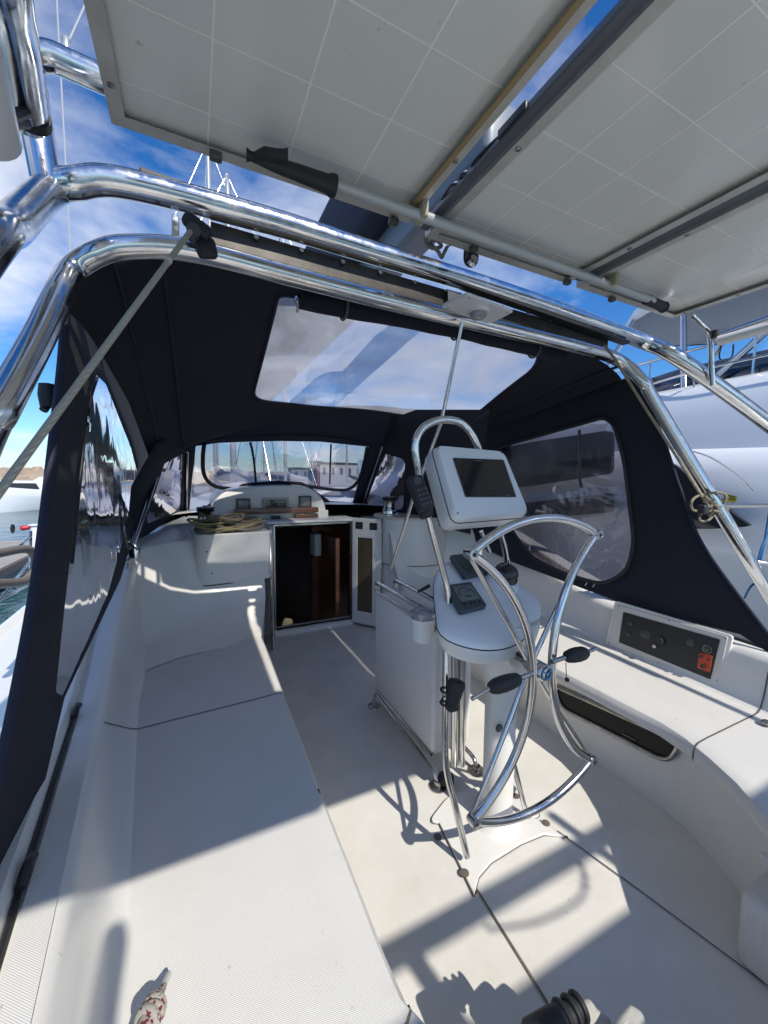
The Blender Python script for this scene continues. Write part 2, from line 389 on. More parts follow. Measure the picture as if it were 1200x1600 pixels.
def pmap(p0, p1, p2, fold=0, fs=3.):
    p0, p1, p2 = Vector(p0), Vector(p1), Vector(p2); n = (p1-p0).cross(p2-p0).normalized()
    C0 = Vector(CAM)
    def f(u, v):
        d = Vector(ray(u, v)); t = n.dot(p0-C0)/n.dot(d); q = C0+d*t
        if fold: q = q+n*fold*noise.noise(q*fs)
        return q
    return f
# ------------------------------------------------------------------ the setting: water, breakwater, hills
def sheet(name, mt, x0, x1, y0, y1, z, kind='structure'):
    b = MB(); b.face([b.verts([(x0, y0, z), (x1, y0, z), (x1, y1, z), (x0, y1, z)])+i for i in range(4)], True)
    return tag(b.build(name, mt), kind=kind)
ZW = -1.15
sheet('water', WAT, -3000, 3000, -600, 4500, ZW)
def ridge(name, mt, pts, w, h, seed, sc, n=220, kind='structure', rough=1.):
    b = MB(); pl = catmull([Vector(p) for p in pts], n//(len(pts)-1)); rows = []
    for k in range(9):
        a = k/8; row = []
        for i, p in enumerate(pl):
            off = (a-.5)*2*w; hh = h*max(0, 1-abs(a-.5)*2)**.7
            q = V(p.x*(1)+0, p.y+off, ZW-.3+hh)
            nn = noise.noise(V(p.x*sc, p.y*sc+off*sc, seed)); n2 = noise.noise(V(p.x*sc*3.1, off*sc*3, seed+5))
            q.z += (nn*.45+n2*.4*rough)*h*.45*(0 if k in (0, 8) else 1)
            row.append(q)
        rows.append(row)
    b.grid(rows); o = b.build(name, mt, auto=25); return tag(o, kind=kind)
ridge('breakwater', ROCK, [(-160, 60, 0), (-90, 128, 0), (-10, 165, 0), (80, 175, 0), (190, 150, 0)], 9, 5.2, 3, .35, 600)
ridge('hills', HILL, [(820, 900, 0), (1000, 720, 0), (1250, 500, 0), (1500, 150, 0)], 180, 150, 8, .004, 160, rough=.4)

# ------------------------------------------------------------------ our yacht
YC = thing('sailing_yacht', 'white fibreglass sailing yacht whose moulded cockpit fills the lower half of the photo', 'sailing yacht', (0, 0, 0))
# cockpit floor
XC = -.10
def hw(y, side=1):          # half width of the cockpit well to the bench edge
    if side < 0: y = y+.24 if y < .85 else max(y, 1.09)-.0
    if y >= .85: return .70-.03*max(0, min(1, (y-.9)/1.5))
    pts = [(.85, .70), (.75, .655), (.65, .61), (.55, .545), (.45, .455), (.35, .36), (.25, .27), (.1, .2), (-2, .17)]
    for (a, b), (c, d) in zip(pts, pts[1:]):
        if y >= c: return b+(d-b)*(a-y)/(a-c)
    return .17
b = MB(); rows = []
ys = [-1.7+.1*i for i in range(55)]
for y in ys:
    rows.append([V(XC+s*(.96), y, .004*(1-abs(s))) for s in (-1, -.75, -.5, -.25, 0, .25, .5, .75, 1)])
b.grid(rows).build('cockpit_floor', NSF, YC)
def strip(mb, pts, w, up=V(0, 0, 1), z=0):
    pts = [Vector(p) for p in pts]; L = []; R_ = []
    for i, p in enumerate(pts):
        t = (pts[min(i+1, len(pts)-1)]-pts[max(i-1, 0)]).normalized(); n = t.cross(up).normalized()*w/2
        L.append(p+n+up*z); R_.append(p-n+up*z)
    return mb.grid([L, R_])
gb = MB(); strip(gb, [(-.285, 1.02, .008), (-.30, .75, .008), (-.33, .35, .008), (-.34, -.3, .008)], .007)
gb.build('floor_groove', GRV, YC)
gb = MB(); strip(gb, [(.165, 1.03, .008), (.23, .75, .008), (.31, .36, .008), (.36, 0, .008)], .005)
gb.build('floor_groove', GRD, YC)
# raised pedestal plinth plate
poly = [P(*q, z=.016) for q in ((741, 1397), (668, 1285), (700, 1243), (790, 1215), (850, 1275), (882, 1306))]
tail = [P(*q, z=.016) for q in ((850, 1302), (815, 1316), (768, 1345), (748, 1368), (744, 1385))]
b = MB(); pp = rfill(poly[1:5], .05)+[poly[5]]+tail+[poly[0]]
b.prism(pp, (0, 0, -.014)); b.build('plinth_plate', GEL, YC, bevel=.003)
cp_ = sum(pp, V(0, 0, 0))/len(pp); b = MB(); strip(b, [cp_+(p-cp_)*1.006+V(0, 0, -.0085) for p in pp+[pp[0]]], .006); b.build('plinth_seam', GRD, YC)
for q in ((684, 1308), (726, 1364), (853, 1286), (806, 1244), (748, 1395), (885, 1308)):
    c = P(*q, z=.018); big = q not in ((748, 1395), (885, 1308))
    b = MB(); b.lathe([(0.001, 0), (.016 if big else .006, 0), (.016 if big else .006, .002), (.001, .003)], c, 20)
    o = b.build('deck_plug', mat('plug_grey', (.13, .11, .08), .6) if not bpy.data.materials.get('plug_grey') else bpy.data.materials['plug_grey'], YC)
# bench sweep
ONE = lambda y: 0.0
def sh(y):         # the coaming flares outboard going forward
    return -.085*max(-.6, min(1.1, (y-.85)))-.02*max(0, y-1.9)
PROF = [(-.79, 0), (-.79, .30), (-.77, .365), (-.705, .372), (-.70, .385), (-.702, .41), (-.715, .428), (-.74, .434), (-.80, .434)]
OUTP = [(-1.17, .425), (-1.20, .427), (-1.225, .44), (-1.245, .47), (-1.262, .56), (-1.275, .63), (-1.285, .652), (-1.31, .665), (-1.35, .668), (-1.352, .66), (-1.365, .66), (-1.367, .70), (-1.375, .712), (-1.43, .716),
        (-1.50, .71), (-1.53, .69), (-1.55, .62), (-1.56, .50), (-1.60, .46), (-2.06, .41), (-2.10, .44), (-2.13, .43), (-2.16, .38), (-2.18, 0), (-2.05, -.7), (-1.6, -1.3)]
def section(y, side):
    h = hw(y, side); k = h/.70; pts = []
    for (x, z) in PROF: pts.append((XC+side*(h+(-x-.70)*(1 if True else k)), z))
    for (x, z) in OUTP:
        zz = z
        a = min(1, max(0, (y-1.55)/1.5)); a = a*a*(3-2*a)
        if x < -1.2: zz = z+.34*a*min(1, max(0, (z-.43)/.2)) if x > -1.54 else z+(.34*a if z > .6 else 0)
        xx = -x-.0-(sh(y)) if x < -1.1 else -x
        pts.append((XC+side*(xx+.0), zz))
    return pts
YS = [-1.6, -1.2, -.8, -.4, -.1, .1, .2, .3, .4, .5, .6, .7, .8, .9, 1.0, 1.2, 1.4, 1.6, 1.8, 2.0, 2.2, 2.4, 2.6, 2.8, 3.0, 3.3, 3.7, 3.9]
for side in (-1, 1):
    inner = MB(); seat = MB(); back = MB(); deck = MB()
    S_ = [[V(x, y, z) for x, z in section(y, side)] for y in YS]
    inner.grid([r[0:4] for r in S_]).build('bench_front', GEL, YC)
    seat.grid([r[3:11] for r in S_]).build('bench_seat', NSK, YC)
    back.grid([r[10:18] for r in S_]).build('seat_back', GEL, YC)
    deck2 = MB(); deck2.grid([r[16:18] for r in S_])
    deck.grid([r[17:24] for r in S_]).build('coaming', GEL, YC)
    d3 = MB(); d3.grid([[V(p.x, p.y, p.z) for p in r[23:30]] for r in S_+[[V(p.x*.9, p.y+3, p.z) for p in S_[-1]], [V(p.x*.4, p.y+7.2, p.z+.1) for p in S_[-1]], [V(p.x*.02, p.y+9.5, p.z+.2) for p in S_[-1]]]]).build('side_deck', GEL, YC)
    d4 = MB(); d4.grid([r[29:36] for r in S_+[[V(p.x*.9, p.y+3, p.z) for p in S_[-1]], [V(p.x*.4, p.y+7.2, p.z+.1) for p in S_[-1]], [V(p.x*.02, p.y+9.5, p.z+.2) for p in S_[-1]]]]).build('hull_side', YWH, YC)
# nonskid strip on the port coaming top, curtain track and its little fittings
b = MB(); b.grid([[V(XC-1.296+sh(y), y, .669), V(XC-1.347+sh(y), y, .6722)] for y in YS if y < 1.55]); b.build('coaming_nonskid', NSK, YC)
b = MB(); b.tube([V(XC-1.359+sh(y), y, .674) for y in YS if y < 1.7], .006, 8); b.build('curtain_track', BLK, YC)
b = MB(); b.tube([V(XC+1.359-sh(y), y, .674) for y in YS if y < 1.7], .006, 8); b.build('curtain_track', BLK, YC)
for y in (.92, 1.52):
    b = MB(); b.tube([V(XC-1.352+sh(y), y-.035, .69), V(XC-1.352+sh(y), y, .70), V(XC-1.352+sh(y), y+.035, .69)], .009, 8, smooth=4); b.build('track_clip', BLK, YC)
# bench seams
def seat_z(x): return .4365
def wallx(y, z, side):
    sc_ = [p for p in section(y, side)[11:17]]
    zs = [p[1] for p in sc_]; return float(np.interp(z, zs, [p[0] for p in sc_]))
def seam(yf, side, i0=4, i1=11, extra=(), w=.006, mt=GRD):
    pts = []
    for k in range(i0, i1):
        a_ = (k-i0)/(i1-1-i0); x, z = section(yf(a_), side)[k]; pts.append(V(x, yf(a_), z))
    pts += [V(wallx(y, z, side)-side*.0015, y, z) for y, z in extra]
    L, R2 = [], []
    for k, p in enumerate(pts):
        t = (pts[min(k+1, len(pts)-1)]-pts[max(k-1, 0)]).normalized(); q = p+V(-side*.0012, 0, .0022)
        L.append(q+V(0, w/2, 0) if abs(t.y) < .8 else q+V(w/2, 0, 0)); R2.append(q-V(0, w/2, 0) if abs(t.y) < .8 else q-V(w/2, 0, 0))
    b = MB(); b.grid([L, R2]); b.build('bench_seam', mt, YC)
seam(lambda a: 1.83-.05*a, -1, 4, 12, ((1.74, .475), (1.66, .53), (1.57, .59), (1.50, .64)))
seam(lambda a: .625-.13*a, -1, 3, 12, ((.48, .50),), .005, GRV)
seam(lambda a: .755+.01*a, 1, 3, 12, ((.765, .50), (.765, .60)))
strip(MB(), [V(0, 0, 0), V(1, 0, 0)], .1)
# forward ends of the benches: a coved face rising to the coachroof, both sides
path = [(2.45, .4315), (2.75, .440), (2.92, .465), (3.02, .54), (3.09, .68), (3.14, .84), (3.17, .93), (3.21, .985), (3.30, 1.0), (3.9, 1.04)]
for side in (-1, 1):
    b = MB(); xs = [.55, .60, .66, .75, .9, 1.05, 1.2, 1.34, 1.45, 1.52] if side < 0 else [.53, .58, .66, .75, .9, 1.05, 1.2, 1.34, 1.45, 1.52]
    rows = []
    for (y, z) in path:
        row = []; xin = .70-.13*min(1, max(0, (y-2.45)/.6))
        for i, x in enumerate(xs):
            x = xin+(x-xs[0])*(xs[-1]-xin)/(xs[-1]-xs[0])
            yy = y-.55*max(0, (x-1.0)/.5)**2*(1 if z > .45 else .6)
            zz = z if z < .5 else z-.0
            row.append(V(XC+side*x, yy, zz))
        rows.append(row)
    b.grid(rows)
    # inboard cheek down to the floor
    ch = [r[0] for r in rows]
    i0 = b.verts(ch+[V(ch[-1].x, 3.9, -.02), V(ch[0].x, 2.45, -.02)]); b.face([i0+k for k in range(len(ch)+2)], True)
    b.build('cabin_end', GEL, YC)
# coachroof side / deck forward of the dodger
b = MB()
cr_prof = [(-1.62, .75), (-1.58, .95), (-1.5, 1.06), (-1.3, 1.12), (-.7, 1.17), (-.1, 1.19), (.5, 1.17), (1.1, 1.12), (1.3, 1.06), (1.38, .95), (1.42, .75)]
b.grid([[V((x-XC)*k+XC, y, z) for x, z in cr_prof] for y, k in ((3.86, 1), (5, .97), (7, .86), (9, .62), (10.4, .3))]); b.build('coachroof', GEL, YC)
# outboard shoulders beside the companionway (blue-grey top surface under the corner windows)
for side in (-1, 1):
    b = MB(); rows = []
    for y in (1.5, 1.8, 2.1, 2.4, 2.6, 2.8, 3.0, 3.2, 3.6, 3.9):
        a = min(1, max(0, (y-1.5)/1.5)); a = a*a*(3-2*a); zt = .69+.35*a
        x0 = 1.27+.09*max(0, y-2)*.6
        rows.append([V(XC+side*x, y, z) for x, z in ((x0+.06-.20*a, .45), (x0+.03-.17*a, .55+.35*a), (x0+.05-.15*a, zt-.02), (x0+.10-.15*a, zt), (1.50, zt+.005), (1.56, zt-.03), (1.60, .55), (1.62, .44))])
    pass
# main bulkhead with the companionway opening
yb = 3.60; x0, x1, zt = -.50, .24, 1.03
b = MB()
b.box((-1.4, yb, -.02), (x0, yb+.05, 1.02)); b.box((x1, yb+.001, -.02), (1.2, yb+.051, 1.04)); b.box((x0+.001, yb+.002, zt), (x1-.001, yb+.052, 1.055)); b.box((x0-.02, yb-.06, -.01), (x1+.02, yb+.06, .055), bev=.01)
b.build('bulkhead', GEL, YC)
b = MB()
b.box((x0+.004, yb-.02, zt-.02), (x1-.004, yb+.055, zt-.001), bev=.003); b.box((x0-.012, yb-.022, .06), (x0+.006, yb+.056, zt), bev=.003); b.box((x1-.006, yb-.022, .06), (x1+.012, yb+.056, zt), bev=.003); b.box((x0, yb-.07, .056), (x1, yb-.02, .066), bev=.003)
b.build('companionway_frame', SSB, YC)
b = MB(); b.box((-.60, yb-.06, zt+.006), (.30, yb+.3, zt+.028), bev=.008); b.build('hatch_lip', GEL, YC)
# cabin interior (a dark room seen through the companionway)
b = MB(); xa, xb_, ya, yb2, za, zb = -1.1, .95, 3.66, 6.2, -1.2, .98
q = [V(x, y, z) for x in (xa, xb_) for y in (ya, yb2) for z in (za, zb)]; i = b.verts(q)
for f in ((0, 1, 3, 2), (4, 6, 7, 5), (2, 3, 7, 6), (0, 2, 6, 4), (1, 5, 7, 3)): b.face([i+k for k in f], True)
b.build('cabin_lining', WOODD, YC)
b = MB(); b.box((.05, 4.3, -1.2), (.5, 4.36, .9)); b.box((.12, 3.7, -.9), (.16, 4.3, .85)); b.build('cabin_partition', mat('warm_mahogany', (.20, .075, .035), .35, var=(10, .8, (.10, .035, .016))), YC)
b = MB(); b.box((-.38, 4.5, -1.2), (-.20, 5.3, -.62), bev=.06); b.box((-.27, 4.55, -.55), (-.15, 4.64, -.22), bev=.04, rot=Matrix.Rotation(.3, 3, 'Y')); b.build('cabin_seat', mat('beige_cushion', (.40, .33, .22), .8), YC)
b = MB(); b.box((-.18, 4.35, -.5), (-.13, 4.42, -.33), bev=.02); b.build('cabin_extinguisher', RED, YC)
b = MB(); b.box((-.02, 4.0, .62), (.06, 4.14, .86), bev=.02, rot=Matrix.Rotation(.2, 3, 'Z')); b.build('hanging_towel', mat('pale_towel', (.45, .47, .5), .9), YC)
b = MB(); b.box((-.4, 3.7, -.35), (.15, 3.95, -.31), bev=.01); b.box((-.4, 3.95, -.7), (.15, 4.2, -.66), bev=.01); b.build('cabin_steps', WOOD, YC)
# hatch garage with the instrument row
gz0 = 1.10
gar = thing('instrument_garage', None, None); gar.parent = YC
outl = [P(*q, y=3.86) for q in ((331, 806), (333, 790), (343, 775), (360, 766), (395, 761), (440, 759), (475, 761), (493, 768), (505, 782), (510, 800))]
outl = catmull(outl, 4)
b = MB(); b.prism(outl, (0, .55, .05)); b.build('garage_shell', GEL, gar, bevel=.012)
def pxbox(name, mt, q, y, th, parent, bev=.004, fwd=0):
    a, c = P(q[0], q[1], y=y), P(q[2], q[3], y=y)
    b = MB(); b.box((min(a.x, c.x), y-th, min(a.z, c.z)), (max(a.x, c.x), y+fwd, max(a.z, c.z)), bev=bev); return b.build(name, mt, parent)
pxbox('round_gauge', DGR, (369, 779, 391, 798), 3.855, .025, gar); pxbox('gauge_face', LCD, (372, 782, 388, 796), 3.829, .003, gar, .001)
pxbox('plotter_bezel', mat('cream_plastic', (.42, .40, .30), .4), (410, 778, 451, 795), 3.857, .02, gar); pxbox('plotter_screen', SCR, (415, 781, 447, 792), 3.836, .003, gar, .001)
pxbox('square_gauge', DGR, (467, 775, 486, 793), 3.855, .025, gar); pxbox('gauge_face', LCD, (469, 777, 484, 791), 3.829, .003, gar, .001)
a, c = P(367, 801, y=3.80), P(496, 797, y=3.80)
b = MB(); b.box((a.x, 3.76, a.z-.015), (c.x, 3.85, a.z+.035), bev=.006); b.build('teak_shelf', WOOD, gar)
pxbox('teak_pad', WOOD, (372, 808, 404, 814), 3.80, .03, gar); pxbox('teak_pad', WOOD, (461, 803, 496, 808), 3.80, .03, gar); 
b = MB(); b.tube([P(424, 809, y=3.78), P(438, 808, y=3.78)], .016, 10); b.build('hatch_latch', BLK, gar)
pxbox('garage_sill', GEL, (352, 801, 512, 812), 3.86, .02, gar)
# the two open companionway doors
def door(name, pl, w_in, mt_in, hinge, parent=YC, pull=None, vents=False):
    d = thing(name, None, None); d.parent = parent
    p = [Vector(x) for x in pl]; n = (p[1]-p[0]).cross(p[3]-p[0]).normalized()*.028
    cc = sum(p, V(0, 0, 0))/4
    def lerp2(a, c): return (p[0]*(1-a)+p[1]*a)*(1-c)+(p[3]*(1-a)+p[2]*a)*c
    # frame of four bars round a smoked pane
    f = MB()
    for (a0, a1, c0, c1) in ((0, w_in[0], 0, 1), (w_in[2], 1, 0, 1), (w_in[0], w_in[2], 0, w_in[1]), (w_in[0], w_in[2], w_in[3], 1)):
        f.prism([lerp2(a0, c0), lerp2(a1, c0), lerp2(a1, c1), lerp2(a0, c1)], n)
    f.build('door_frame', GEL, d, bevel=.004)
    g = MB(); g.prism([lerp2(w_in[0], w_in[1])+n*.3, lerp2(w_in[2], w_in[1])+n*.3, lerp2(w_in[2], w_in[3])+n*.3, lerp2(w_in[0], w_in[3])+n*.3], n*.4); g.build('door_panel', mt_in, d)
    e = MB(); e.tube([lerp2(hinge, 0)+n*.5, lerp2(hinge, 1)+n*.5], .012, 8); e.build('metal_edge', SSB, d)
    if vents:
        for k in (.25, .75):
            v = MB(); v.prism([lerp2(k-.13, .90)-n*.08, lerp2(k+.13, .90)-n*.08, lerp2(k+.13, .965)-n*.08, lerp2(k-.13, .965)-n*.08], n*1.16); v.build('vent', BLK, d)
        v = MB(); v.prism([lerp2(.84, .66)-n*.3, lerp2(.97, .66)-n*.3, lerp2(.97, .74)-n*.3, lerp2(.84, .74)-n*.3], n*1.6); v.build('latch', WPL, d)
    return d
door('companionway_door', [(-.52, 3.56, .03), (-.585, 3.22, .03), (-.585, 3.22, 1.00), (-.52, 3.56, 1.02)], (.12, .08, .72, .84), YGL, 1)
door('companionway_door', [(.255, 3.55, .03), (.44, 3.30, .03), (.44, 3.30, 1.07), (.255, 3.55, 1.07)], (.18, .12, .72, .82), mat('smoked_bronze', (.10, .075, .045), .15), 1, vents=True)
# rope pods either side
def pod(name, cx, cy, w, d, z0, z1, rot):
    b = MB(); t = thing(name, None, None); t.parent = YC
    R = Matrix.Rotation(rot, 3, 'Z')
    base = [V(-w, d, 0), V(-w, -d, 0), V(w, -d, 0), V(w, d, 0)]
    pts = [R @ p+V(cx, cy, z0) for p in rfill(base, [.01, .10, .05, .01])]
    b.prism(pts, (0, 0, z1-z0)); b.build('pod_shell', GEL, t, bevel=.018)
    pts2 = [R @ (p*1.004)+V(cx, cy, z0) for p in rfill(base, [.01, .10, .05, .01])]
    s_ = MB(); s_.tube([p+V(0, 0, .0) for p in pts2], .004, 6, closed=True); s_.build('pod_seam', GRD, t)
    return t
pod('rope_pod', -.905, 3.42, .27, .335, .66, 1.035, 0.08)
t = thing('winch_pod', None, None); t.parent = YC
b = MB(); c = V(.80, 3.38, 0); b.lathe([(.36, -.02), (.36, .64), (.355, .65), (.37, .66), (.37, 1.06), (.36, 1.08), (.33, 1.09), (.01, 1.09)], c, 48); b.build('pod_shell', GEL, t)
b = MB(); b.tube([c+V(.366*math.cos(a), .366*math.sin(a), .655) for a in np.linspace(0, 2*math.pi, 49)[:-1]], .004, 6, closed=True); b.build('pod_seam', GRD, t)
b = MB(); b.lathe([(.37, 1.078), (.378, 1.085), (.374, 1.096), (.33, 1.10), (.02, 1.10)], c, 48); b.build('pod_top', ROPE if False else mat('cream_top', (.62, .56, .44), .4), t)
for q in ((323, 862), (331, 896)):
    b = MB(); cc = P(*q, y=3.075); b.lathe([(.001, 0), (.007, 0), (.006, .003)], cc, 10, Matrix.Rotation(math.pi/2, 3, 'X')); b.build('screw', GRD, YC)
# instrument recess in the starboard seat back
ip = thing('engine_panel', None, None); ip.parent = YC
pm = pmap(P(950, 1010, x=1.17), P(965, 943, x=1.20), P(1130, 1070, x=1.17))
nrm = V(-1, 0, .1).normalized()
def ipq(name, qs, off, th, mt, r=.0, bev=.003, parent=ip):
    pts = [pm(*q)+nrm*off for q in qs]
    if r: pts = rfill(pts, r)
    b = MB(); b.prism(pts, nrm*th); return b.build(name, mt, parent, bevel=bev)
ipq('surround', ((962, 938), (1148, 993), (1129, 1073), (946, 1009)), -.004, .014, GEL, .02, .006)
ipq('clear_cover_frame', ((966, 944), (1140, 994), (1125, 1066), (952, 1007)), .0105, .006, mat('frosted_frame', (.62, .60, .56), .25), .015)
ipq('black_panel', ((977, 956), (1128, 999), (1113, 1061), (970, 1003)), .017, .003, BLK, .006, 0)
def disc(name, q, r, th, mt, off=.020, ring=False):
    c = pm(*q)+nrm*off; rot = nrm.to_track_quat('Z', 'Y').to_matrix(); b = MB()
    if ring: b.lathe([(r*.8, 0), (r, 0), (r, th), (r*.8, th), (r*.8, 0)], c, 28, rot); 
    else: b.lathe([(.001, 0), (r, 0), (r, th), (r*.9, th*1.2), (.001, th*1.2)], c, 28, rot)
    return b.build(name, mt, ip)
GG = mat('gauge_grey', (.05, .052, .055), .3)
disc('gauge', (988, 973), .014, .004, GG); disc('gauge', (985, 990), .014, .004, GG); disc('gauge', (1012, 990), .028, .003, GG); disc('gauge', (1082, 1003), .020, .004, GG)
disc('key_socket', (1034, 1001), .026, .014, BLK); disc('key_chrome', (1031, 1009), .010, .03, SS); disc('ring_gauge', (1109, 1014), .021, .006, SSB, ring=True); disc('gauge', (1108, 1014), .013, .005, LCG)
ipq('orange_plate', ((1096, 1019), (1117, 1024), (1113, 1050), (1093, 1043)), .020, .004, ORG, .006, .001)
for q, r in (((1100, 1025), .006), ((1112, 1030), .005), ((1103, 1040), .009)): disc('push_button', q, r, .012, BLK, .023)
for q in ((969, 947), (1137, 997), (1123, 1063), (954, 1004), (1048, 969), (1030, 1035)): disc('screw', q, .0035, .002, SSB, .0165)
# niche with the black stereo plate under the starboard bench
pn = lambda u, v, x=.672: P(u, v, x=x)
no = thing('locker_niche', None, None); no.parent = YC
q4 = [(868, 1072), (876, 1105), (1046, 1192), (1064, 1160)]
pts = rfill([pn(*q) for q in q4], [.02, .06, .08, .02])
b = MB(); b.prism(pts, (.01, 0, 0)); b.build('black_plate', mat('gloss_black', (.006, .006, .007), .4, spec=.25), no)
b = MB(); b.tube([p+V(-.004, 0, 0) for p in pts], .011, 10, closed=True); b.build('chrome_frame', SSB, no)
def text(body, size, origin, ax, ay, mt, name, parent, ext=.0006):
    cu = bpy.data.curves.new(name, 'FONT'); cu.body = body; cu.size = size; cu.extrude = ext; cu.align_x = 'CENTER'; cu.align_y = 'CENTER'
    ob = bpy.data.objects.new(name, cu); COL.objects.link(ob)
    ax = Vector(ax).normalized(); n = ax.cross(Vector(ay)).normalized(); ay = n.cross(ax)
    ob.matrix_world = Matrix(((ax.x, ay.x, n.x, origin[0]), (ax.y, ay.y, n.y, origin[1]), (ax.z, ay.z, n.z, origin[2]), (0, 0, 0, 1)))
    bpy.context.view_layer.update(); me = bpy.data.meshes.new_from_object(ob); me.transform(ob.matrix_world)
    me.transform(Matrix.Translation(-wloc(parent)))
    bpy.data.objects.remove(ob); o = bpy.data.objects.new(name, me); COL.objects.link(o); o.data.materials.clear(); o.data.materials.append(mt); o.parent = parent; return o
LBL = mat('label_grey', (.22, .22, .22), .5)
for r_, (u0, v0, u1, v1) in enumerate(((972, 1146, 993, 1157), (970, 1151, 991, 1162))):
    b = MB(); a_, c_ = pn(u0, v0, .668), pn(u1, v1, .668); n_k = 7
    for k in range(n_k):
        p_ = a_.lerp(c_, (k+.5)/n_k); b.box(p_-V(.0006, .004, .0045), p_+V(.0006, .004, .0045))
    b.build('plate_lettering', mat('faint_lettering', (.07, .07, .07), .5) if r_ == 0 else bpy.data.materials['faint_lettering'], no)
# helm seat step at the lower right
b = MB(); e0 = P(1142, 1500, z=0.0)
b.box((e0.x, e0.y-.55, 0), (e0.x+.42, e0.y, .24), bev=.035); b.build('helm_step', NSK, YC)
c = P(1196, 1340, z=.25); b = MB(); b.lathe([(.001, 0), (.014, 0), (.012, .008), (.001, .01)], c, 16); b.build('snap_button', WPL, YC)
c = P(1198, 1130, z=.44); b = MB(); b.lathe([(.001, 0), (.02, 0), (.02, .004), (.014, .01), (.001, .01)], c, 20); b.build('deck_fitting', SSB, YC)
b = MB(); c = P(501, 1254, z=.40); b.tube([c, c+V(.0, .012, .02), c+V(0, .03, .022), c+V(0, .035, .0)], .004, 8, smooth=4); b.build('pad_eye', SSB, YC)
# backstay side shroud with its bridle
b = MB(); xs_ = P(105, 300, y=4.0).x; b.tube([V(xs_, 4.0, .4), V(xs_, 4.0, 12)], .006, 6); k_ = P(104, 72, y=4.0); b.tube([k_, P(150, -30, y=4.1)], .008, 6); b.tube([k_, P(148, 104, y=4.2)], .010, 6); b.lathe([(.001, -.06), (.028, -.03), (.02, .02), (.03, .05), (.001, .07)], k_, 10); b.build('shroud', SAILC, YC)
# ------------------------------------------------------------------ dodger (sprayhood)
DG = thing('dodger', 'navy canvas dodger with clear vinyl windows and skylight stretched over the companionway', 'sprayhood', (-.1, 2.4, .75))
AFT = [(-1.50, 1.97), (-1.46, 2.09), (-1.34, 2.165), (-.9, 2.20), (-.4, 2.215), (.2, 2.215), (.75, 2.20), (1.10, 2.14), (1.26, 2.06)]
FWD = [(-1.40, 1.48), (-1.32, 1.59), (-1.18, 1.67), (-.85, 1.80), (-.45, 1.90), (.1, 1.99), (.65, 1.985), (1.0, 1.90), (1.22, 1.79)]
def ipl(pr, x):
    xs = [p[0] for p in pr]; return float(np.interp(x, xs, [p[1] for p in pr]))
def spl(pr):
    q = catmull([V(a, 0, c) for a, c in pr], 6); return [(p.x, p.z) for p in q]
AFTS, FWDS = spl(AFT), spl(FWD)
def roofp(x, y):
    t = min(1, max(0, (y-1.58)/1.72)); a = (x+1.47)/2.69
    xa = x; z = ipl(AFTS, x)*(1-t)+ipl(FWDS, x if x > -1.4 else -1.4)*t
    z += .010*noise.noise(V(x*2.2, y*2.2, 3))
    return V(x, y, z)
outer = [(-1.50, 1.58)]+[(x, 1.58) for x in (-1, -.5, 0, .5, .9)]+[(1.26, 1.58), (1.24, 2.4), (1.22, 3.3)]+[(x, 3.3) for x in (.8, .3, -.3, -.9)]+[(-1.40, 3.3), (-1.43, 2.4)]
inner = rnd2([(-.82, 1.66), (.64, 1.68), (.80, 1.86), (1.0, 2.70), (.68, 3.12), (.10, 3.08), (-.79, 2.72)], [.04, .04, .3, .16, .2, .3, .16])
rg, pn_, ring_i, ring_o = ring2d(outer, inner, roofp, (.0, 2.3), k=10)
rg.build('roof_canvas', CNV, DG, solid=.002, auto=60)
pn_.build('skylight', VINS, DG, auto=60)
b = MB()
for off, w in ((0, .007), (.03, .004)):
    pass
b.tube([p+V(0, 0, -.004) for p in ring_i], .0075, 6, closed=True); b.build('skylight_binding', CNE, DG)
# longitudinal seam and pocket folds on the underside
for x in (-1.22, -1.36):
    b = MB(); b.tube([roofp(x+.02*k/10, 1.5+.18*k)+V(0, 0, -.006) for k in range(11)], .006, 6); b.build('roof_seam', CNE, DG)
b = MB(); b.tube([roofp(1.12, 1.5+.18*k)+V(0, 0, -.006) for k in range(11)], .008, 6); b.build('roof_seam', CNE, DG)
# front screen
base = P(440, 770, y=4.12); top = P(430, 662, y=3.3)
fm = pmap(top, base, base+V(1, 0, 0))
O = [(288, 690), (320, 674), (360, 662), (395, 654), (430, 648), (480, 640), (530, 634), (590, 634), (650, 640), (622, 690), (590, 716), (562, 800), (512, 804), (506, 782), (496, 768), (470, 759), (435, 757), (395, 760), (358, 765), (342, 775), (334, 788), (331, 806), (288, 806)]
I = [(306, 697), (340, 692), (390, 690), (440, 689), (500, 690), (576, 698), (562, 745), (551, 785), (516, 783), (506, 770), (498, 762), (470, 753), (435, 751), (395, 754), (356, 759), (338, 769), (328, 783), (322, 790), (296, 799), (298, 770)]
rg, pn_, ri, ro_ = ring2d(O, I, fm, (430, 722), k=3)
rg.build('front_screen', CNE, DG, solid=.002); pn_.build('front_window', VINF, DG)
def ribbon(px, fn, r, name, mt=CNV, sm=5):
    b = MB(); b.tube(catmull([fn(*q)+V(0, -.006, 0) for q in px], sm), r, 8); return b.build(name, mt, DG)
ribbon([(319, 694), (317, 715), (318, 738), (326, 753), (345, 762), (395, 764), (440, 761), (480, 760), (520, 765), (545, 764), (560, 750), (568, 725), (573, 700)], fm, .017, 'window_zip')
ribbon([(391, 692), (396, 715), (400, 757)], fm, .010, 'window_strap'); ribbon([(517, 695), (516, 720), (515, 756)], fm, .008, 'window_strap')
ribbon([(300, 692), (360, 684), (440, 680), (520, 683), (588, 696)], fm, .006, 'window_zip')
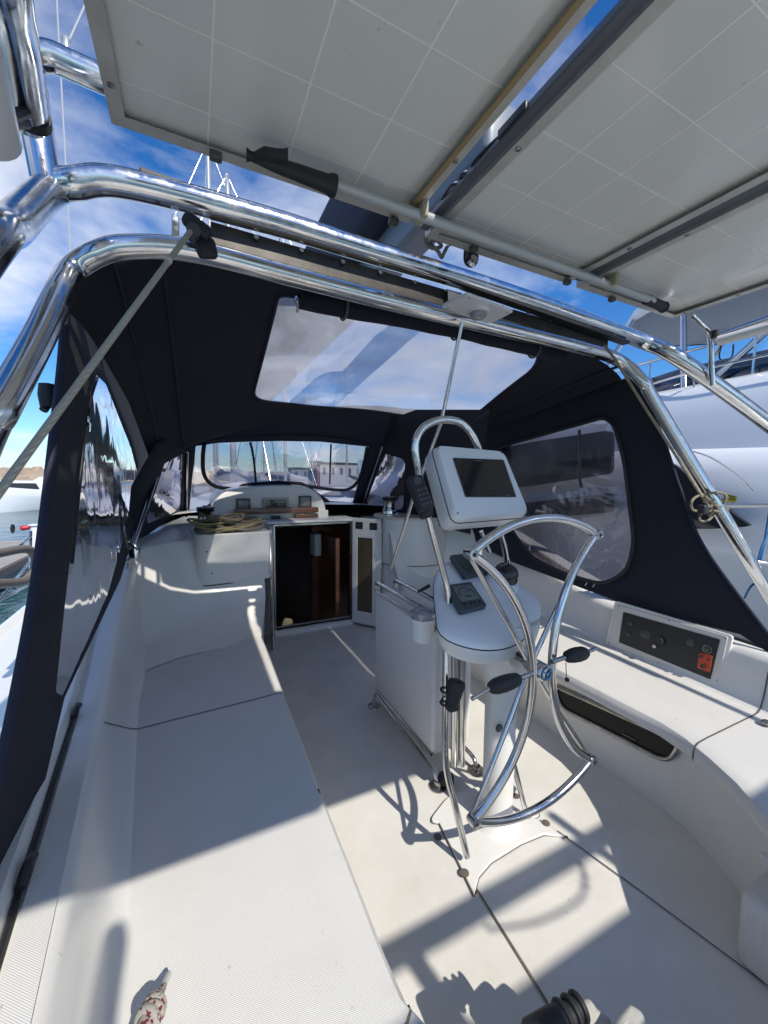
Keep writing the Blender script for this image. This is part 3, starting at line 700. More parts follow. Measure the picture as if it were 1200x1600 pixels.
# corner screens
A, B_ = fm(290, 706), fm(289, 806)
cl = pmap(A, B_, P(205, 845, y=3.0))
rg, pn_, ri, ro_ = ring2d([(205, 760), (244, 692), (270, 684), (290, 688), (289, 806), (250, 822), (196, 860)], rnd2([(257, 724), (286, 709), (281, 792), (272, 801), (231, 818), (229, 810)], [4, 3, 8, 8, 3, 3]), cl, (260, 770), k=2)
rg.build('corner_screen', CNV, DG, solid=.002); pn_.build('corner_window', VIN, DG)
A, B_ = fm(596, 700), fm(562, 800)
crr = pmap(A, B_, P(648, 805, y=3.35))
rg, pn_, ri, ro_ = ring2d([(592, 690), (610, 655), (650, 640), (765, 640), (735, 835), (668, 818), (600, 806), (560, 802)], rnd2([(601, 709), (627, 716), (633, 722), (630, 792), (624, 797), (585, 792), (572, 785)], [4, 3, 4, 4, 3, 4, 4]), crr, (606, 755), k=2)
rg.build('corner_screen', CNV, DG, solid=.002); pn_.build('corner_window', VIN, DG)
# port side curtain
def pc(u, v):
    q = P(u, v, x=-1.50)
    f = .022*noise.noise(V(q.y*2.2, q.z*.7, 1))+.008*noise.noise(V(q.y*7, q.z*1.6, 4))
    d = Vector(ray(u, v)); return q+d.normalized()*f
rg, pn_, ri, ro_ = ring2d([(102, 462), (116, 446), (146, 466), (212, 590), (262, 700), (244, 735), (222, 790), (188, 905), (150, 985), (100, 1090), (60, 1260), (25, 1370), (-8, 1450), (-60, 1560), (-45, 1350), (-8, 1240), (40, 1000), (62, 860), (82, 690), (96, 560)],
    rnd2([(150, 585), (166, 600), (205, 700), (214, 735), (196, 830), (170, 925), (140, 995), (98, 1088), (86, 1082), (96, 985), (110, 860), (124, 740), (138, 630)], [3, 3, 4, 4, 10, 10, 10, 4, 4, 10, 10, 10, 10]), pc, (150, 830), N=200, k=6)
rg.build('side_curtain', CNV, DG, solid=.003); pn_.build('side_window', VIN, DG, auto=80)
b = MB(); b.tube(catmull([pc(*q) for q in ((102, 466), (96, 560), (82, 690), (62, 860), (40, 1000), (-8, 1240), (-45, 1350))], 6), .011, 8); b.build('curtain_binding', CNE, DG)
b = MB(); b.tube(catmull([pc(*q) for q in ((152, 590), (138, 640), (124, 760), (112, 880))], 5), .006, 6); b.build('curtain_zip', BLK, DG)
# starboard side curtain
def scn(u, v):
    q = P(u, v, x=1.235); d = Vector(ray(u, v))
    return q+d.normalized()*(.018*noise.noise(V(q.y*2.4, q.z*1.4, 9)))
rg, pn_, ri, ro_ = ring2d([(1003, 592), (1022, 640), (1042, 700), (1064, 765), (1098, 850), (1150, 925), (1202, 992), (1262, 1060), (1262, 1030), (1200, 1002), (1080, 972), (965, 940), (880, 908), (800, 878), (720, 840), (670, 760), (670, 700), (760, 672), (900, 618), (985, 588)],
    rnd2([(742, 716), (800, 693), (945, 652), (960, 664), (976, 720), (992, 850), (980, 892), (945, 914), (880, 896), (828, 868), (800, 828)], [6, 6, 10, 10, 20, 26, 16, 20, 20, 20, 20]), scn, (880, 790), N=180, k=6)
rg.build('side_curtain', CNV, DG, solid=.003); pn_.build('side_window', VINR, DG, auto=80)
b = MB(); b.tube(catmull([scn(*q) for q in ((1003, 592), (1042, 700), (1064, 765), (1098, 850), (1202, 992), (1262, 1060))], 6), .007, 8); b.build('curtain_binding', CNE, DG)
b = MB(); b.tube([p+V(-.004, 0, 0) for p in ri], .012, 8, closed=True); b.build('window_binding', RUB, DG)
b = MB(); b.tube(catmull([scn(*q) for q in ((905, 672), (906, 700), (905, 735), (908, 762))], 5), .010, 8); b.build('window_strap', BLK, DG)
# zip pulls, turn buttons
for q, fn in (((118, 462), pc), ((137, 655), pc), ((463, 470), None)):
    c = fn(*q) if fn else P(463, 468, y=1.56)
    c = c+(Vector(CAM)-c).normalized()*.03
    b = MB(); b.tube([c, c+V(.006, 0, -.02), c+V(.004, 0, -.045)], .005, 8); b.lathe([(.008, -.01), (.009, 0), (.005, .012)], c, 10); b.build('zip_pull', SS, DG)
for q in ((919, 912), (931, 914)):
    c = scn(*q)+V(-.02, 0, 0); b = MB(); b.box(c-V(.004, .004, .014), c+V(.004, .004, .014), bev=.002, rot=Matrix.Rotation(.5, 3, 'X')); b.build('turn_button', SS, DG)
# stainless bows holding the canvas
def bow(name, pts, r, parent=DG, mt=SS, rad=.1):
    b = MB(); b.tube(fillet(pts, rad), r, 14); return b.build(name, mt, parent)
bow('front_bow', [P(190, 910, y=2.55), P(251, 726, y=3.2)], .011)
bow('front_bow', [P(205, 850, y=2.62), P(240, 745, y=3.18)], .010)
bow('bow_strut', [fm(293, 706)+V(0, -.03, 0), fm(291, 806)+V(0, -.03, 0)], .012)
bow('bow_strut', [fm(596, 697)+V(0, -.03, 0), fm(563, 794)+V(0, -.03, 0)], .012)
# rolled-up skylight cover hanging at the aft edge, with straps
RL = thing('rolled_window_cover', 'navy canvas cover rolled up and strapped along the aft edge of the skylight', 'canvas roll', (0, 1.5, 2.08))
rp = [P(468, 466, y=1.66), P(520, 478, y=1.66), P(600, 492, y=1.66), P(700, 512, y=1.66), P(800, 536, y=1.66), P(878, 556, y=1.66)]
b = MB(); pp = catmull(rp, 8); b.tube(pp, [.040+.006*noise.noise(p*6) for p in pp], 16); b.build('canvas_roll', CNV, RL)
for q in (1.35, 3.2, 4.4):
    i = int(q*8); p = pp[i]; t = (pp[i+1]-pp[i-1]).normalized(); ax = V(0, 0, 1); n2 = t.cross(ax).normalized()
    b = MB(); b.tube([p+(n2*math.cos(a)+ax*math.sin(a))*.047 for a in np.linspace(0, 2*math.pi, 25)[:-1]], .006, 6, closed=True); b.build('strap', mat('strap_grey', (.10, .11, .12), .7) if not bpy.data.materials.get('strap_grey') else bpy.data.materials['strap_grey'], RL)
# ------------------------------------------------------------------ stainless arch
AR = thing('stainless_arch', 'polished stainless steel tube arch crossing above the cockpit with a traveller track', 'arch', (-.1, 1.4, .7))
ya = 1.49
def arc(u, v, y=ya): return P(u, v, y=y)
up = [V(-1.78, .45, .75), P(-60, 430, y=1.02), P(20, 352, y=1.30), P(78, 298, y=ya), P(118, 287, y=ya), P(200, 288, y=ya), P(420, 345, y=ya), P(560, 388, y=ya), P(760, 448, y=ya), P(880, 488, y=ya), P(1000, 532, y=ya), P(1060, 560, y=1.34), P(1200, 662, y=1.12), P(1290, 735, y=.98)]
# reference: keep the crossbar straight in space
up_c = catmull(up, 8)
b = MB(); b.tube(up_c, .0415, 20); b.build('upper_hoop', SS, AR)
lo = [V(-1.66, .62, .72), P(-40, 720, y=1.08), P(0, 640, y=1.12), P(60, 528, y=1.26), P(92, 460, y=1.36), P(112, 424, y=1.45), P(150, 398, y=1.45), P(200, 386, y=1.45), P(300, 392, y=1.45), P(450, 430, y=1.45), P(600, 469, y=1.45), P(760, 508, y=1.45), P(900, 542, y=1.45), P(965, 562, y=1.45), P(1005, 598, y=1.36), P(1030, 640, y=1.31), P(1200, 925, y=.95), P(1290, 1075, y=.85)]
b = MB(); b.tube(catmull(lo, 8), .0330, 20); b.build('lower_hoop', SS, AR)
BEAM = mat('shaded_steel', (.085, .08, .075), .42, .5, var=(12, .8, (.03, .027, .024)))  # steel tone darkened to carry the shade between the hoops
# traveller beam between the hoops with its bolts, and the track on top
pa, pb = P(330, 352, y=ya+.005), P(945, 528, y=ya+.005)
n_ = (pb-pa).normalized(); dn = V(0, 0, -1)
def crossed(u0, v0, u1, v1, h0, h1, th, y0, name, mt, bev=.003):
    a, c = P(u0, v0, y=y0), P(u1, v1, y=y0); b = MB(); q = [a+V(0, 0, h0), c+V(0, 0, h0), c+V(0, 0, h1), a+V(0, 0, h1)]
    b.prism(q, (0, th, 0)); return b.build(name, mt, AR, bevel=bev)
crossed(330, 372, 950, 542, -.055, .055, .02, ya+.028, 'traveller_beam', BEAM)
crossed(335, 387, 950, 554, -.006, .004, .03, ya+.0, 'beam_flange', BEAM)
crossed(218, 270, 985, 538, .005, .020, .045, ya-.03, 'traveller_track', BLK)
crossed(216, 267, 1000, 541, .010, .016, .03, ya+.01, 'track_edge', SS)
for k in range(12):
    a = k/11; c = P(400, 372, y=ya+.022).lerp(P(925, 520, y=ya+.022), a); b = MB(); b.lathe([(.001, 0), (.0095, 0), (.008, .007), (.001, .008)], c, 12, Matrix.Rotation(math.pi/2, 3, 'X')); b.build('bolt', SSB, AR)
for u0, u1, v0, v1 in ((268, 280, 333, 394), (318, 330, 350, 398)):
    b = MB(); b.prism([P(u0, v0, y=ya), P(u1, v0+3, y=ya), P(u1, v1, y=ya), P(u0, v1, y=ya)], (0, .03, 0)); b.build('hoop_bracket', SS, AR, bevel=.003)
b = MB(); b.prism([P(700, 452, y=ya), P(722, 458, y=ya), P(722, 485, y=ya), P(700, 480, y=ya)], (0, .03, 0)); b.build('hoop_bracket', SSB, AR)
# corner posts, upper cross tube and fore-and-aft rails
pl_ = [P(84, 292, y=ya), P(66, 180, y=ya), P(60, 96, y=ya), P(96, 97, y=ya), P(170, 132, y=ya), P(420, 235, y=ya), P(1050, 508, y=ya), P(1100, 520, y=ya-.02), P(1112, 536, y=ya-.02)]
b = MB(); b.tube([P(76, 300, y=ya), P(52, 170, y=ya), P(47, 130, y=ya)], .038, 18); b.build('corner_post', SS, AR)
b = MB(); b.tube(fillet([P(47, 130, y=ya), P(42, 90, y=ya), P(75, 86, y=ya), P(172, 130, y=ya), P(420, 222, y=ya+.03)], .11), .036, 18); b.build('upper_cross_tube', SS, AR)
c0 = P(1116, 598, y=1.22); 
b = MB(); b.tube(fillet([P(1113, 602, y=1.22), P(1110, 520, y=1.22), P(1080, 492, y=1.22)], .05), .014, 16); b.build('corner_post', SS, AR)
b = MB(); b.tube([P(44, 186, y=1.36), P(22, 60, y=1.13), P(8, 0, y=1.02), P(-20, -140, y=.80), V(-1.50, -1.43, 2.40)], .042, 18); b.build('side_rail', SS, AR)
b = MB(); b.tube([P(1119, 528, y=1.20), P(1200, 500, y=1.0), V(1.40, -1.43, 2.36)], .022, 16); b.build('side_rail', SS, AR)
b = MB(); b.tube([V(-1.50, -1.43, 2.40), V(1.40, -1.43, 2.36)], .032, 14); b.build('aft_cross_tube', SS, AR)
b = MB(); b.tube([V(-.12, -1.42, 2.38), V(-.12, -1.5, .45)], .030, 12); b.build('aft_leg', SS, AR)
b = MB(); b.tube([V(.71, -1.40, 2.1), V(.71, -1.40, 2.50)], .022, 12); b.build('antenna_stub', SS, AR)
for x in (-1.5, 1.4):
    b = MB(); b.tube([V(x, -1.43, 2.40), V(x*1.06, -1.75, .7)], .026, 14); b.build('aft_leg', SS, AR)
b = MB(); b.tube([P(1117, 528, y=1.19), P(1117, 516, y=1.19)], .02, 12); b.build('clamp', BLK, AR)
b = MB(); b.tube([P(48, 176, y=1.33), P(50, 190, y=1.35)], .040, 16); b.build('clamp', RUB, AR)
# white tubes slung below both rails
WT = 'white tube lashed under the {} rail of the arch, {}'
t = thing('rolled_awning', 'thick white roll strapped below the arch rail at the top left corner', 'awning roll', (-1.6, .8, 2.2), 'white rolls under the arch rails')
b = MB(); b.tube([P(-22, 208, y=1.12), P(-62, 60, y=.95), V(-1.66, -.7, 2.30)], .055, 20); b.build('awning_roll', WPL, t)
b = MB(); b.tube(catmull([P(52, 168, y=1.33), P(18, 182, y=1.20), P(2, 168, y=1.13), P(-6, 188, y=1.12), P(40, 192, y=1.3)], 6), .012, 8); b.build('lashing', RUB, t)
t = thing('rolled_awning', 'slim white roll hanging under the rail at the right edge beside the motor yacht', 'awning roll', (1.4, 1.1, 2.2), 'white rolls under the arch rails')
b = MB(); b.tube([P(1122, 533, y=1.17), P(1215, 508, y=.95), V(1.4, -.7, 2.28)], .026, 18); b.build('awning_roll', WPL, t)
b = MB(); b.tube(catmull([P(1128, 536, y=1.17), P(1124, 558, y=1.17), P(1134, 566, y=1.17), P(1144, 556, y=1.16), P(1146, 538, y=1.15)], 6), .004, 8); b.build('cable', BLK, t)
# ------------------------------------------------------------------ solar panels
ZP = 2.35
GRPP = 'solar panels mounted over the cockpit'
def solar(label, x0, x1, y0, y1, cols, tilt=0, fr=.034):
    t = thing('solar_panel', label, 'solar panel', ((x0+x1)/2, (y0+y1)/2, ZP), GRPP)
    b = MB(); q = [V(x0, y1, ZP), V(x1, y1, ZP), V(x1, y0, ZP), V(x0, y0, ZP)]
    b.box((x0+.004, y0+.004, ZP+.022), (x1-.004, y1-.004, ZP+.026)); b.build('back_sheet', PNL, t)
    b = MB(); b.box((x0+.003, y0+.003, ZP+.0262), (x1-.003, y1-.003, ZP+.031)); b.build('glass', PTOP, t)
    f = MB()
    f.box((x0, y0, ZP), (x0+.004, y1, ZP+.04)); f.box((x1-.004, y0, ZP), (x1, y1, ZP+.04)); f.box((x0+.004, y1-.004, ZP), (x1-.004, y1, ZP+.04)); f.box((x0+.004, y0, ZP), (x1-.004, y0+.004, ZP+.04))
    f.box((x0+.0041, y0+.0041, ZP-.0001), (x0+fr, y1-.0041, ZP+.003)); f.box((x1-fr, y0+.0041, ZP-.0001), (x1-.0041, y1-.0041, ZP+.003)); f.box((x0+fr, y1-fr, ZP-.0001), (x1-fr, y1-.0041, ZP+.003)); f.box((x0+fr, y0+.0041, ZP-.0001), (x1-fr, y0+fr, ZP+.003))
    f.build('frame', ALU, t)
    g = MB(); cw = (x1-x0-.03)/cols
    for i in range(1, cols):
        x = x0+.015+cw*i; g.box((x-.0022, y0+.01, ZP+.0212), (x+.0022, y1-.01, ZP+.0218))
    y = y1-.015-.10
    while y > y0+.05:
        g.box((x0+.01, y-.0018, ZP+.0206), (x1-.01, y+.0018, ZP+.0211)); y -= .192
    g.build('cell_lines', PLN, t)
    for x, yy in ((x0+.017, y1-.12), (x1-.017, y1-.30), (x1-.017, y1-.07), (x0+.017, y1-.45)):
        s = MB(); s.lathe([(.001, 0), (.008, 0), (.008, -.003), (.001, -.004)], (x, yy, ZP), 12); s.build('drain_hole', SSB, t)
    return t
solar('left solar panel seen from below, with a black handle hooked on its front edge', -1.312, -.440, -.83, 1.285, 4)
solar('middle solar panel seen from below between two dark grey rails', -.345, .415, -.80, 1.325, 4)
solar('right solar panel seen from below at the right edge, reflecting the most light', .485, 1.26, .05, 1.33, 4)
# panel supports
mat('grey_rail', (.13, .14, .16), .4, .4)
SP = thing('panel_support_frame', 'painted aluminium tube and rails carrying the solar panels overhead', 'support frame', (-.1, 1.3, 2.32))
b = MB(); b.tube([P(415, 248, z=2.315), P(1020, 470, z=2.315)], .017, 16); b.build('front_tube', mat('pale_tube', (.46, .49, .49), .35, .3), SP)
for x, nm in ((-.375, 0), (.45, 1)):
    b = MB(); b.box((x-.010 if x < 0 else x-.027, -.83, ZP+.004 if x < 0 else ZP+.008), (x+.024, 1.30, ZP+.026 if x < 0 else ZP+.075), bev=.004); b.build('side_rail', mat('grey_rail', (.13, .14, .16), .4, .4) if not bpy.data.materials.get('grey_rail') else bpy.data.materials['grey_rail'], SP)
TAN = mat('yellowed_plastic', (.42, .38, .27), .5)
for u, v in ((658, 333), (955, 440)):
    c = P(u, v, z=2.325); b = MB(); b.box(c-V(.012, .03, .024), c+V(.012, .03, .03), bev=.005); b.build('plastic_clamp', TAN, SP)
b = MB(); b.box((-.438, -.83, ZP+.012), (-.386, -.10, ZP+.016)); b.build('gap_sun_blocker', bpy.data.materials['grey_rail'], SP)  # thin plate added to block the sun through the aft panel gap
b = MB(); b.box((-.480, -.8, ZP-.006), (-.466, 1.25, ZP-.0004)); b.build('wood_batten', mat('yellow_batten', (.33, .24, .12), .7), SP)
for u, v in ((337, 243), (615, 345), (740, 388), (886, 440), (956, 467)):
    c = P(u, v, z=2.335); b = MB(); b.box(c-V(.016, .012, .012), c+V(.016, .012, .008), bev=.004); b.build('edge_bracket', mat('dull_bracket', (.10, .095, .085), .5, .3) if not bpy.data.materials.get('dull_bracket') else bpy.data.materials['dull_bracket'], SP)
b = MB(); c = P(806, 192, z=2.37); b.box(c-V(.018, .05, .012), c+V(.018, .05, .012), bev=.004); b.build('junction_box', BLK, SP)
for k, mt_ in enumerate((BLK, WPL, BLK)):
    b = MB(); b.tube([P(u+3*k, v-2*k, z=2.372+.006*k) for u, v in ((690, 312), (705, 290), (716, 286), (722, 272), (735, 268), (738, 256), (752, 240), (770, 222), (795, 200))], .0035, 6, smooth=4); b.build('cable', mt_, SP)
c0, c1 = P(1010, 468, z=2.315), P(1037, 480, z=2.315)
b = MB(); b.tube([c0, c1], [.023, .023], 16); b.tube([c1-V(.004, 0, 0), c1+V(.004, 0, 0)], .026, 16); b.build('end_grip', RUB, SP)
# black plastic handle on the left panel front edge
HD = thing('black_handle', 'black forked plastic handle clipped under the front edge of the left solar panel', 'handle', tuple(P(450, 265, z=2.31)))
zq = 2.30
h = [P(385, 242, z=zq), P(392, 244, z=zq), P(430, 258, z=zq), P(470, 272, z=zq), P(510, 287, z=zq), P(518, 290, z=zq), P(523, 292, z=zq)]
b = MB(); b.tube(h, [.016, .011, .017, .021, .024, .030, .030], 18); b.build('main_grip', RUB, HD)
h = [P(400, 246, z=zq-.004), P(415, 240, z=zq-.006), P(432, 241, z=zq-.01), P(444, 243, z=zq-.01), P(450, 244, z=zq-.01)]
b = MB(); b.tube(catmull(h, 4), [.014]*8+[.013]*8+[.018], 12) if False else b.tube(h, [.012, .015, .012, .014, .017], 12); b.build('fork_grip', RUB, HD)
# ropes hanging from the panel frame
t = thing('tied_rope_end', 'short knotted grey rope hanging between the first and second solar panels', 'rope', tuple(P(680, 380, y=1.4)))
yk = 1.34
b = MB(); b.tube([P(u, v, y=yk+(k % 2)*.02) for k, (u, v) in enumerate(((664, 368), (668, 382), (678, 388), (690, 384), (680, 374), (672, 380), (684, 392), (690, 402), (694, 395), (700, 384), (707, 380)))], .007, 8, smooth=5); b.build('rope', ROPG, t)
t = thing('camcleat_block', 'small black pulley block hanging under the middle solar panel', 'block', tuple(P(735, 400, y=1.34)))
b = MB(); c = P(736, 398, y=1.34); b.box(c-V(.022, .016, .028), c+V(.022, .016, .03), bev=.01); b.tube([c+V(-.028, 0, .03), c+V(-.03, 0, -.03), c+V(0, 0, -.045), c+V(.03, 0, -.02), c+V(.03, 0, .03)], .005, 8, smooth=5); b.build('block_shell', BLK, t)
b = MB(); b.lathe([(.001, -.012), (.018, -.012), (.013, 0), (.018, .012), (.001, .012)], c+V(0, -.014, -.03), 16, Matrix.Rotation(1.2, 3, 'X')); b.build('sheave', SS, t)
# mainsheet and its block
t = thing('sheet_block', 'black double block on the arch bracket where the pale rope leaves', 'block', tuple(P(308, 365, y=1.36)))
c = P(308, 360, y=1.37)
b = MB(); R = Matrix.Rotation(.5, 3, 'Y'); b.box(-V(.042, .018, .022), V(.042, .018, .022), rot=R, c=c+V(0, 0, .012), bev=.016); b.box(-V(.03, .015, .03), V(.03, .015, .03), rot=Matrix.Rotation(-.2, 3, 'Y'), c=c+V(.025, .02, -.035), bev=.014); b.build('block_cheek', RUB, t)
b = MB(); b.lathe([(.001, -.02), (.02, -.02), (.014, 0), (.02, .02), (.001, .02)], c+V(-.01, -.002, -.012), 20, Matrix.Rotation(math.pi/2, 3, 'X')); b.build('sheave', DGR, t)
SR = thing('mainsheet_rope', 'taut pale rope running from the black block down to the left edge of the photo', 'rope', tuple(c))
b = MB(); e = P(-30, 808, y=.86); a = P(297, 362, y=1.34); b.tube([a, a.lerp(e, .3), e], .0072, 12); b.build('rope', mat('pale_rope', (.58, .53, .43), .85, bump=[('diamond', 260, .9)], bdist=.002), SR)
t = a.lerp(e, .165); b = MB(); b.tube([t, t+(e-a).normalized()*.012], .0085, 12); b.build('whipping', mat('cream_whip', (.6, .57, .48), .8), SR)
# coiled rope on the starboard arch leg
t = thing('coiled_line', 'cream line coiled and hitched round the right leg of the arch', 'rope', tuple(P(1115, 790, y=1.1)))
yk = 1.09
b = MB(); pts = [P(945+0, 540, y=1.38), P(960, 560, y=1.34), P(1010, 640, y=1.26), P(1098, 778, y=1.09)]
b.tube(pts, .0065, 8)
b.tube([P(u, v, y=yk+.02*math.sin(k*1.7)) for k, (u, v) in enumerate(((1098, 778), (1105, 792), (1085, 798), (1080, 786), (1090, 775), (1115, 770), (1132, 772), (1132, 785), (1118, 800), (1108, 812), (1095, 814), (1094, 804), (1108, 795), (1125, 800), (1135, 796), (1128, 784), (1110, 780), (1102, 776), (1120, 790), (1138, 792), (1130, 802), (1116, 798), (1108, 806), (1116, 782), (1136, 780), (1128, 770), (1108, 772), (1100, 786)))], .0062, 8, smooth=5); b.build('rope', ROPE, t)
b = MB(); c = P(1098, 796, y=1.07); b.box(c-V(.02, .02, .024), c+V(.02, .02, .024), bev=.01); b.build('cam_block', BLK, t)
t = tag(MB().tube([P(1202, 800, y=1.0), P(1194, 850, y=1.0), P(1188, 880, y=.99), P(1184, 905, y=1.0), P(1172, 918, y=1.02), P(1163, 935, y=1.05)], .0055, 8, smooth=5).tube([P(1204, 826, y=1.0), P(1190, 855, y=1.0), P(1184, 880, y=1.0)], .005, 8, smooth=5).build('blue_line', ROPB), 'bright blue cord hanging at the right edge beside the arch leg', 'cord')
# pushpit / side rail on starboard
t = thing('guard_rail', 'horizontal stainless guard rail leading off the right edge below the yellow label', 'rail', tuple(P(1140, 790, y=1.12)))
b = MB(); b.tube([P(1134, 790, y=1.10), P(1205, 790, y=.95), V(1.75, -.8, 1.25)], .0125, 12); b.build('top_rail', SS, t)
b = MB(); b.tube([P(1183, 878, y=1.0), P(1215, 882, y=.94), V(1.75, -.8, .95)], .010, 12); b.build('lower_rail', SS, t)
# clip on the port curtain edge
t = thing('winch_handle_pocket', 'small black torch shaped object hanging outside the left curtain edge', 'torch', tuple(P(75, 620, y=1.3)))
c = P(76, 618, x=-1.56); b = MB(); b.lathe([(.001, -.04), (.024, -.036), (.028, 0), (.024, .035), (.001, .04)], c, 16); b.tube([c+V(0, 0, -.02), c+V(-.01, -.02, -.05)], .012, 10); b.build('torch_body', RUB, t)
# dome light on its white plate under the arch
t = thing('dome_light', 'round clear dome light on a square white plate under the arch', 'lamp', tuple(P(745, 484, y=1.33)))
zl = P(745, 484, y=1.33).z
q = [P(690, 480, z=zl), P(762, 508, z=zl), P(802, 488, z=zl), P(730, 461, z=zl)]
b = MB(); b.prism(rfill(q, .008), (0, 0, .012)); b.build('mounting_plate', WPL, t, bevel=.002)
c = (q[0]+q[1]+q[2]+q[3])/4
b = MB(); b.lathe([(.001, 0), (.046, 0), (.043, -.008), (.040, -.010), (.001, -.010)], c, 28); b.build('light_rim', WPL, t)
b = MB(); b.lathe([(.036, -.010), (.034, -.022), (.024, -.032), (.010, -.037), (.001, -.038)], c, 28); b.build('lens', CUP, t)
for p in q:
    s = MB(); s.lathe([(.001, 0), (.004, 0), (.003, -.002), (.001, -.002)], p.lerp(c, .17), 10); s.build('screw', SSB, t)
# long thin support pole from the light down past the display
t = thing('support_pole', 'thin stainless pole running from the dome light down behind the display to the table rail', 'pole', tuple(P(690, 655, y=1.55)))
b = MB(); b.tube([P(722, 503, y=1.40), P(689, 662, y=1.52), P(650, 765, y=1.68), P(606, 905, y=1.98)], .0085, 12); b.build('pole_tube', SS, t)
# thin lanyard slung between the stern tube and the added awning
t = thing('stern_lanyard', 'thin braided lanyard slung below the stern tube behind the camera', 'lanyard', (0, -1.4, 2.3))
hl = [V(x+.2*2.2, y-2.2, 2.2) for x, y in ((-.34, .885), (-.18, .83), (.0, .815), (.09, .85), (.15, .93), (.165, 1.02))]
b = MB(); b.tube(hl, .006, 8, smooth=5)
for p in catmull(hl, 5)[14:25:2]: b.tube([p+V(-.012, .006, 0), p+V(.012, -.008, .004)], .006, 6)
b.build('lanyard_rope', ROPG, t)
# unseen box added astern to cast the shade patch on the port coaming
kA = P(160, 1448, z=.64)+V(.2, -1, 1)*1.72; kB = P(243, 1432, z=.50)+V(.2, -1, 1)*1.86
t = thing('shade_box', 'unseen white box added behind the camera to cast shade on the left coaming', 'box', (kA.x, kA.y, 2.3))
b = MB(); b.box((kA.x, kA.y-.55, 2.30), (kB.x-.05, kA.y, 2.37), bev=.025); b.build('box_body', WPL, t)
# boom with a navy sail cover above the dodger
t = thing('boom', 'silver boom with a navy sail cover above the arch', 'boom', tuple(P(620, 360, y=2.0)))
b = MB(); a = P(622, 385, y=2.0); b.box((a.x-.07, 1.2, a.z-.09), (a.x+.10, 8.5, a.z+.12), bev=.035); b.build('boom_spar', mat('anodised_grey', (.20, .22, .25), .45, .2), t)
b = MB(); a2 = P(582, 350, y=2.15); b.box((a2.x-.10, 1.55, a2.z-.10), (a2.x+.16, 8.3, a2.z+.45), bev=.08); b.build('sail_cover', CNE, t)
# ------------------------------------------------------------------ folding wheel
WY = .95; wc = V(-.077, WY, .789); R_ = .535; hx = .290; WROT = math.radians(2.9)
a0 = math.asin(hx/R_)
SW = thing('helm_wheel', 'polished stainless folding steering wheel with its side rims folded inwards', 'wheel', tuple(wc))
def wpt(a, dy=0): return wc+V(R_*math.sin(a), dy, R_*math.cos(a))
b = MB(); b.tube([wpt(a) for a in np.linspace(-a0, a0, 22)], .0145, 14); b.build('top_rim', SS, SW)
b = MB(); b.tube([wpt(math.pi+a) for a in np.linspace(-a0, a0, 22)], .0145, 14); b.build('bottom_rim', SS, SW)
for s in (-1, 1):
    pts = []
    for a in np.linspace(a0, math.pi-a0, 26):
        p = wpt(a*1.0); x = p.x-wc.x; x2 = 2*hx-x
        k = math.sin((a-a0)/(math.pi-2*a0)*math.pi)
        pts.append(wc+V(s*x2, -.018*k, p.z-wc.z))
    b = MB(); b.tube(pts, .0145, 14); b.build('folded_rim', SS, SW)
    for t_ in (1, -1):
        c = wc+V(s*hx, 0, t_*math.sqrt(R_**2-hx**2)); b = MB()
        b.lathe([(.001, -.019), (.017, -.018), (.0185, -.012), (.0185, .012), (.017, .018), (.001, .019)], c, 18, Matrix.Rotation(math.pi/2, 3, 'X')); b.build('hinge', SS, SW)
        b = MB(); b.tube([wc+V(s*.02, .035, t_*.03), wc+V(s*.10, .028, t_*.16), c+V(-s*.012, .012, -t_*.02)], [.0095, .0095, .008], 12); b.build('spoke', SS, SW)
        b = MB(); b.lathe([(.001, -.002), (.007, -.002), (.007, .0), (.001, .001)], c+V(0, -.020, 0), 10, Matrix.Rotation(math.pi/2, 3, 'X')); b.build('hinge_screw', BLK, SW)
rot_wheel = True
b = MB(); b.lathe([(.001, -.035), (.026, -.034), (.030, -.028), (.030, .02), (.024, .05), (.001, .08)], wc, 28, Matrix.Rotation(-math.pi/2, 3, 'X')); b.build('hub', SS, SW)
HUBB = mat('hub_blue', (.08, .28, .45), .3)
b = MB(); b.tube([wc+V(.022*math.cos(a), -.037, .022*math.sin(a)) for a in np.linspace(0, 2*math.pi, 25)[:-1]], .0025, 6, closed=True)
for a in (.5, 2.6, 4.7): b.tube([wc+V(0, -.0375, 0), wc+V(.018*math.cos(a), -.0375, .018*math.sin(a))], .0028, 6)
b.build('hub_emblem', HUBB, SW)
Rw = Matrix.Rotation(-WROT, 3, 'Y')
for ch in SW.children:
    for v_ in ch.data.vertices: v_.co = Rw @ v_.co
# black-gripped locking levers through the hub
for (q0, q1, q2, q3) in (((832, 1052), (812, 1060), (764, 1076), (737, 1092)), ((862, 1034), (884, 1027), (917, 1019), (930, 1014))):
    y_ = .905
    a, b0, b1, e = (P(*q, y=y_) for q in (q0, q1, q2, q3))
    t = thing('locking_lever', None, None, tuple(V(0, 0, 0))); t.location = a-wc; t.parent = SW
    m_ = MB(); m_.tube([a, b0, b1, e], [.008, .008, .007, .007], 12); m_.build('lever_rod', SSB, t)
    g = MB(); g.tube([b0.lerp(b1, k) for k in (0, .08, .3, .55, .8, .94, 1)], [.013, .020, .0245, .026, .024, .018, .010], 20); g.build('lever_grip', DGR if False else RUB, t)
t = tag(MB().tube([P(884, 1035, y=.93), P(885, 1058, y=.93)], .0015, 6).lathe([(.001, -.008), (.007, -.005), (.0085, 0), (.007, .005), (.001, .008)], P(886, 1062, y=.93), 14).build('cord_toggle', RUB), 'tiny black ball on a cord dangling below the right lever of the wheel', 'toggle')
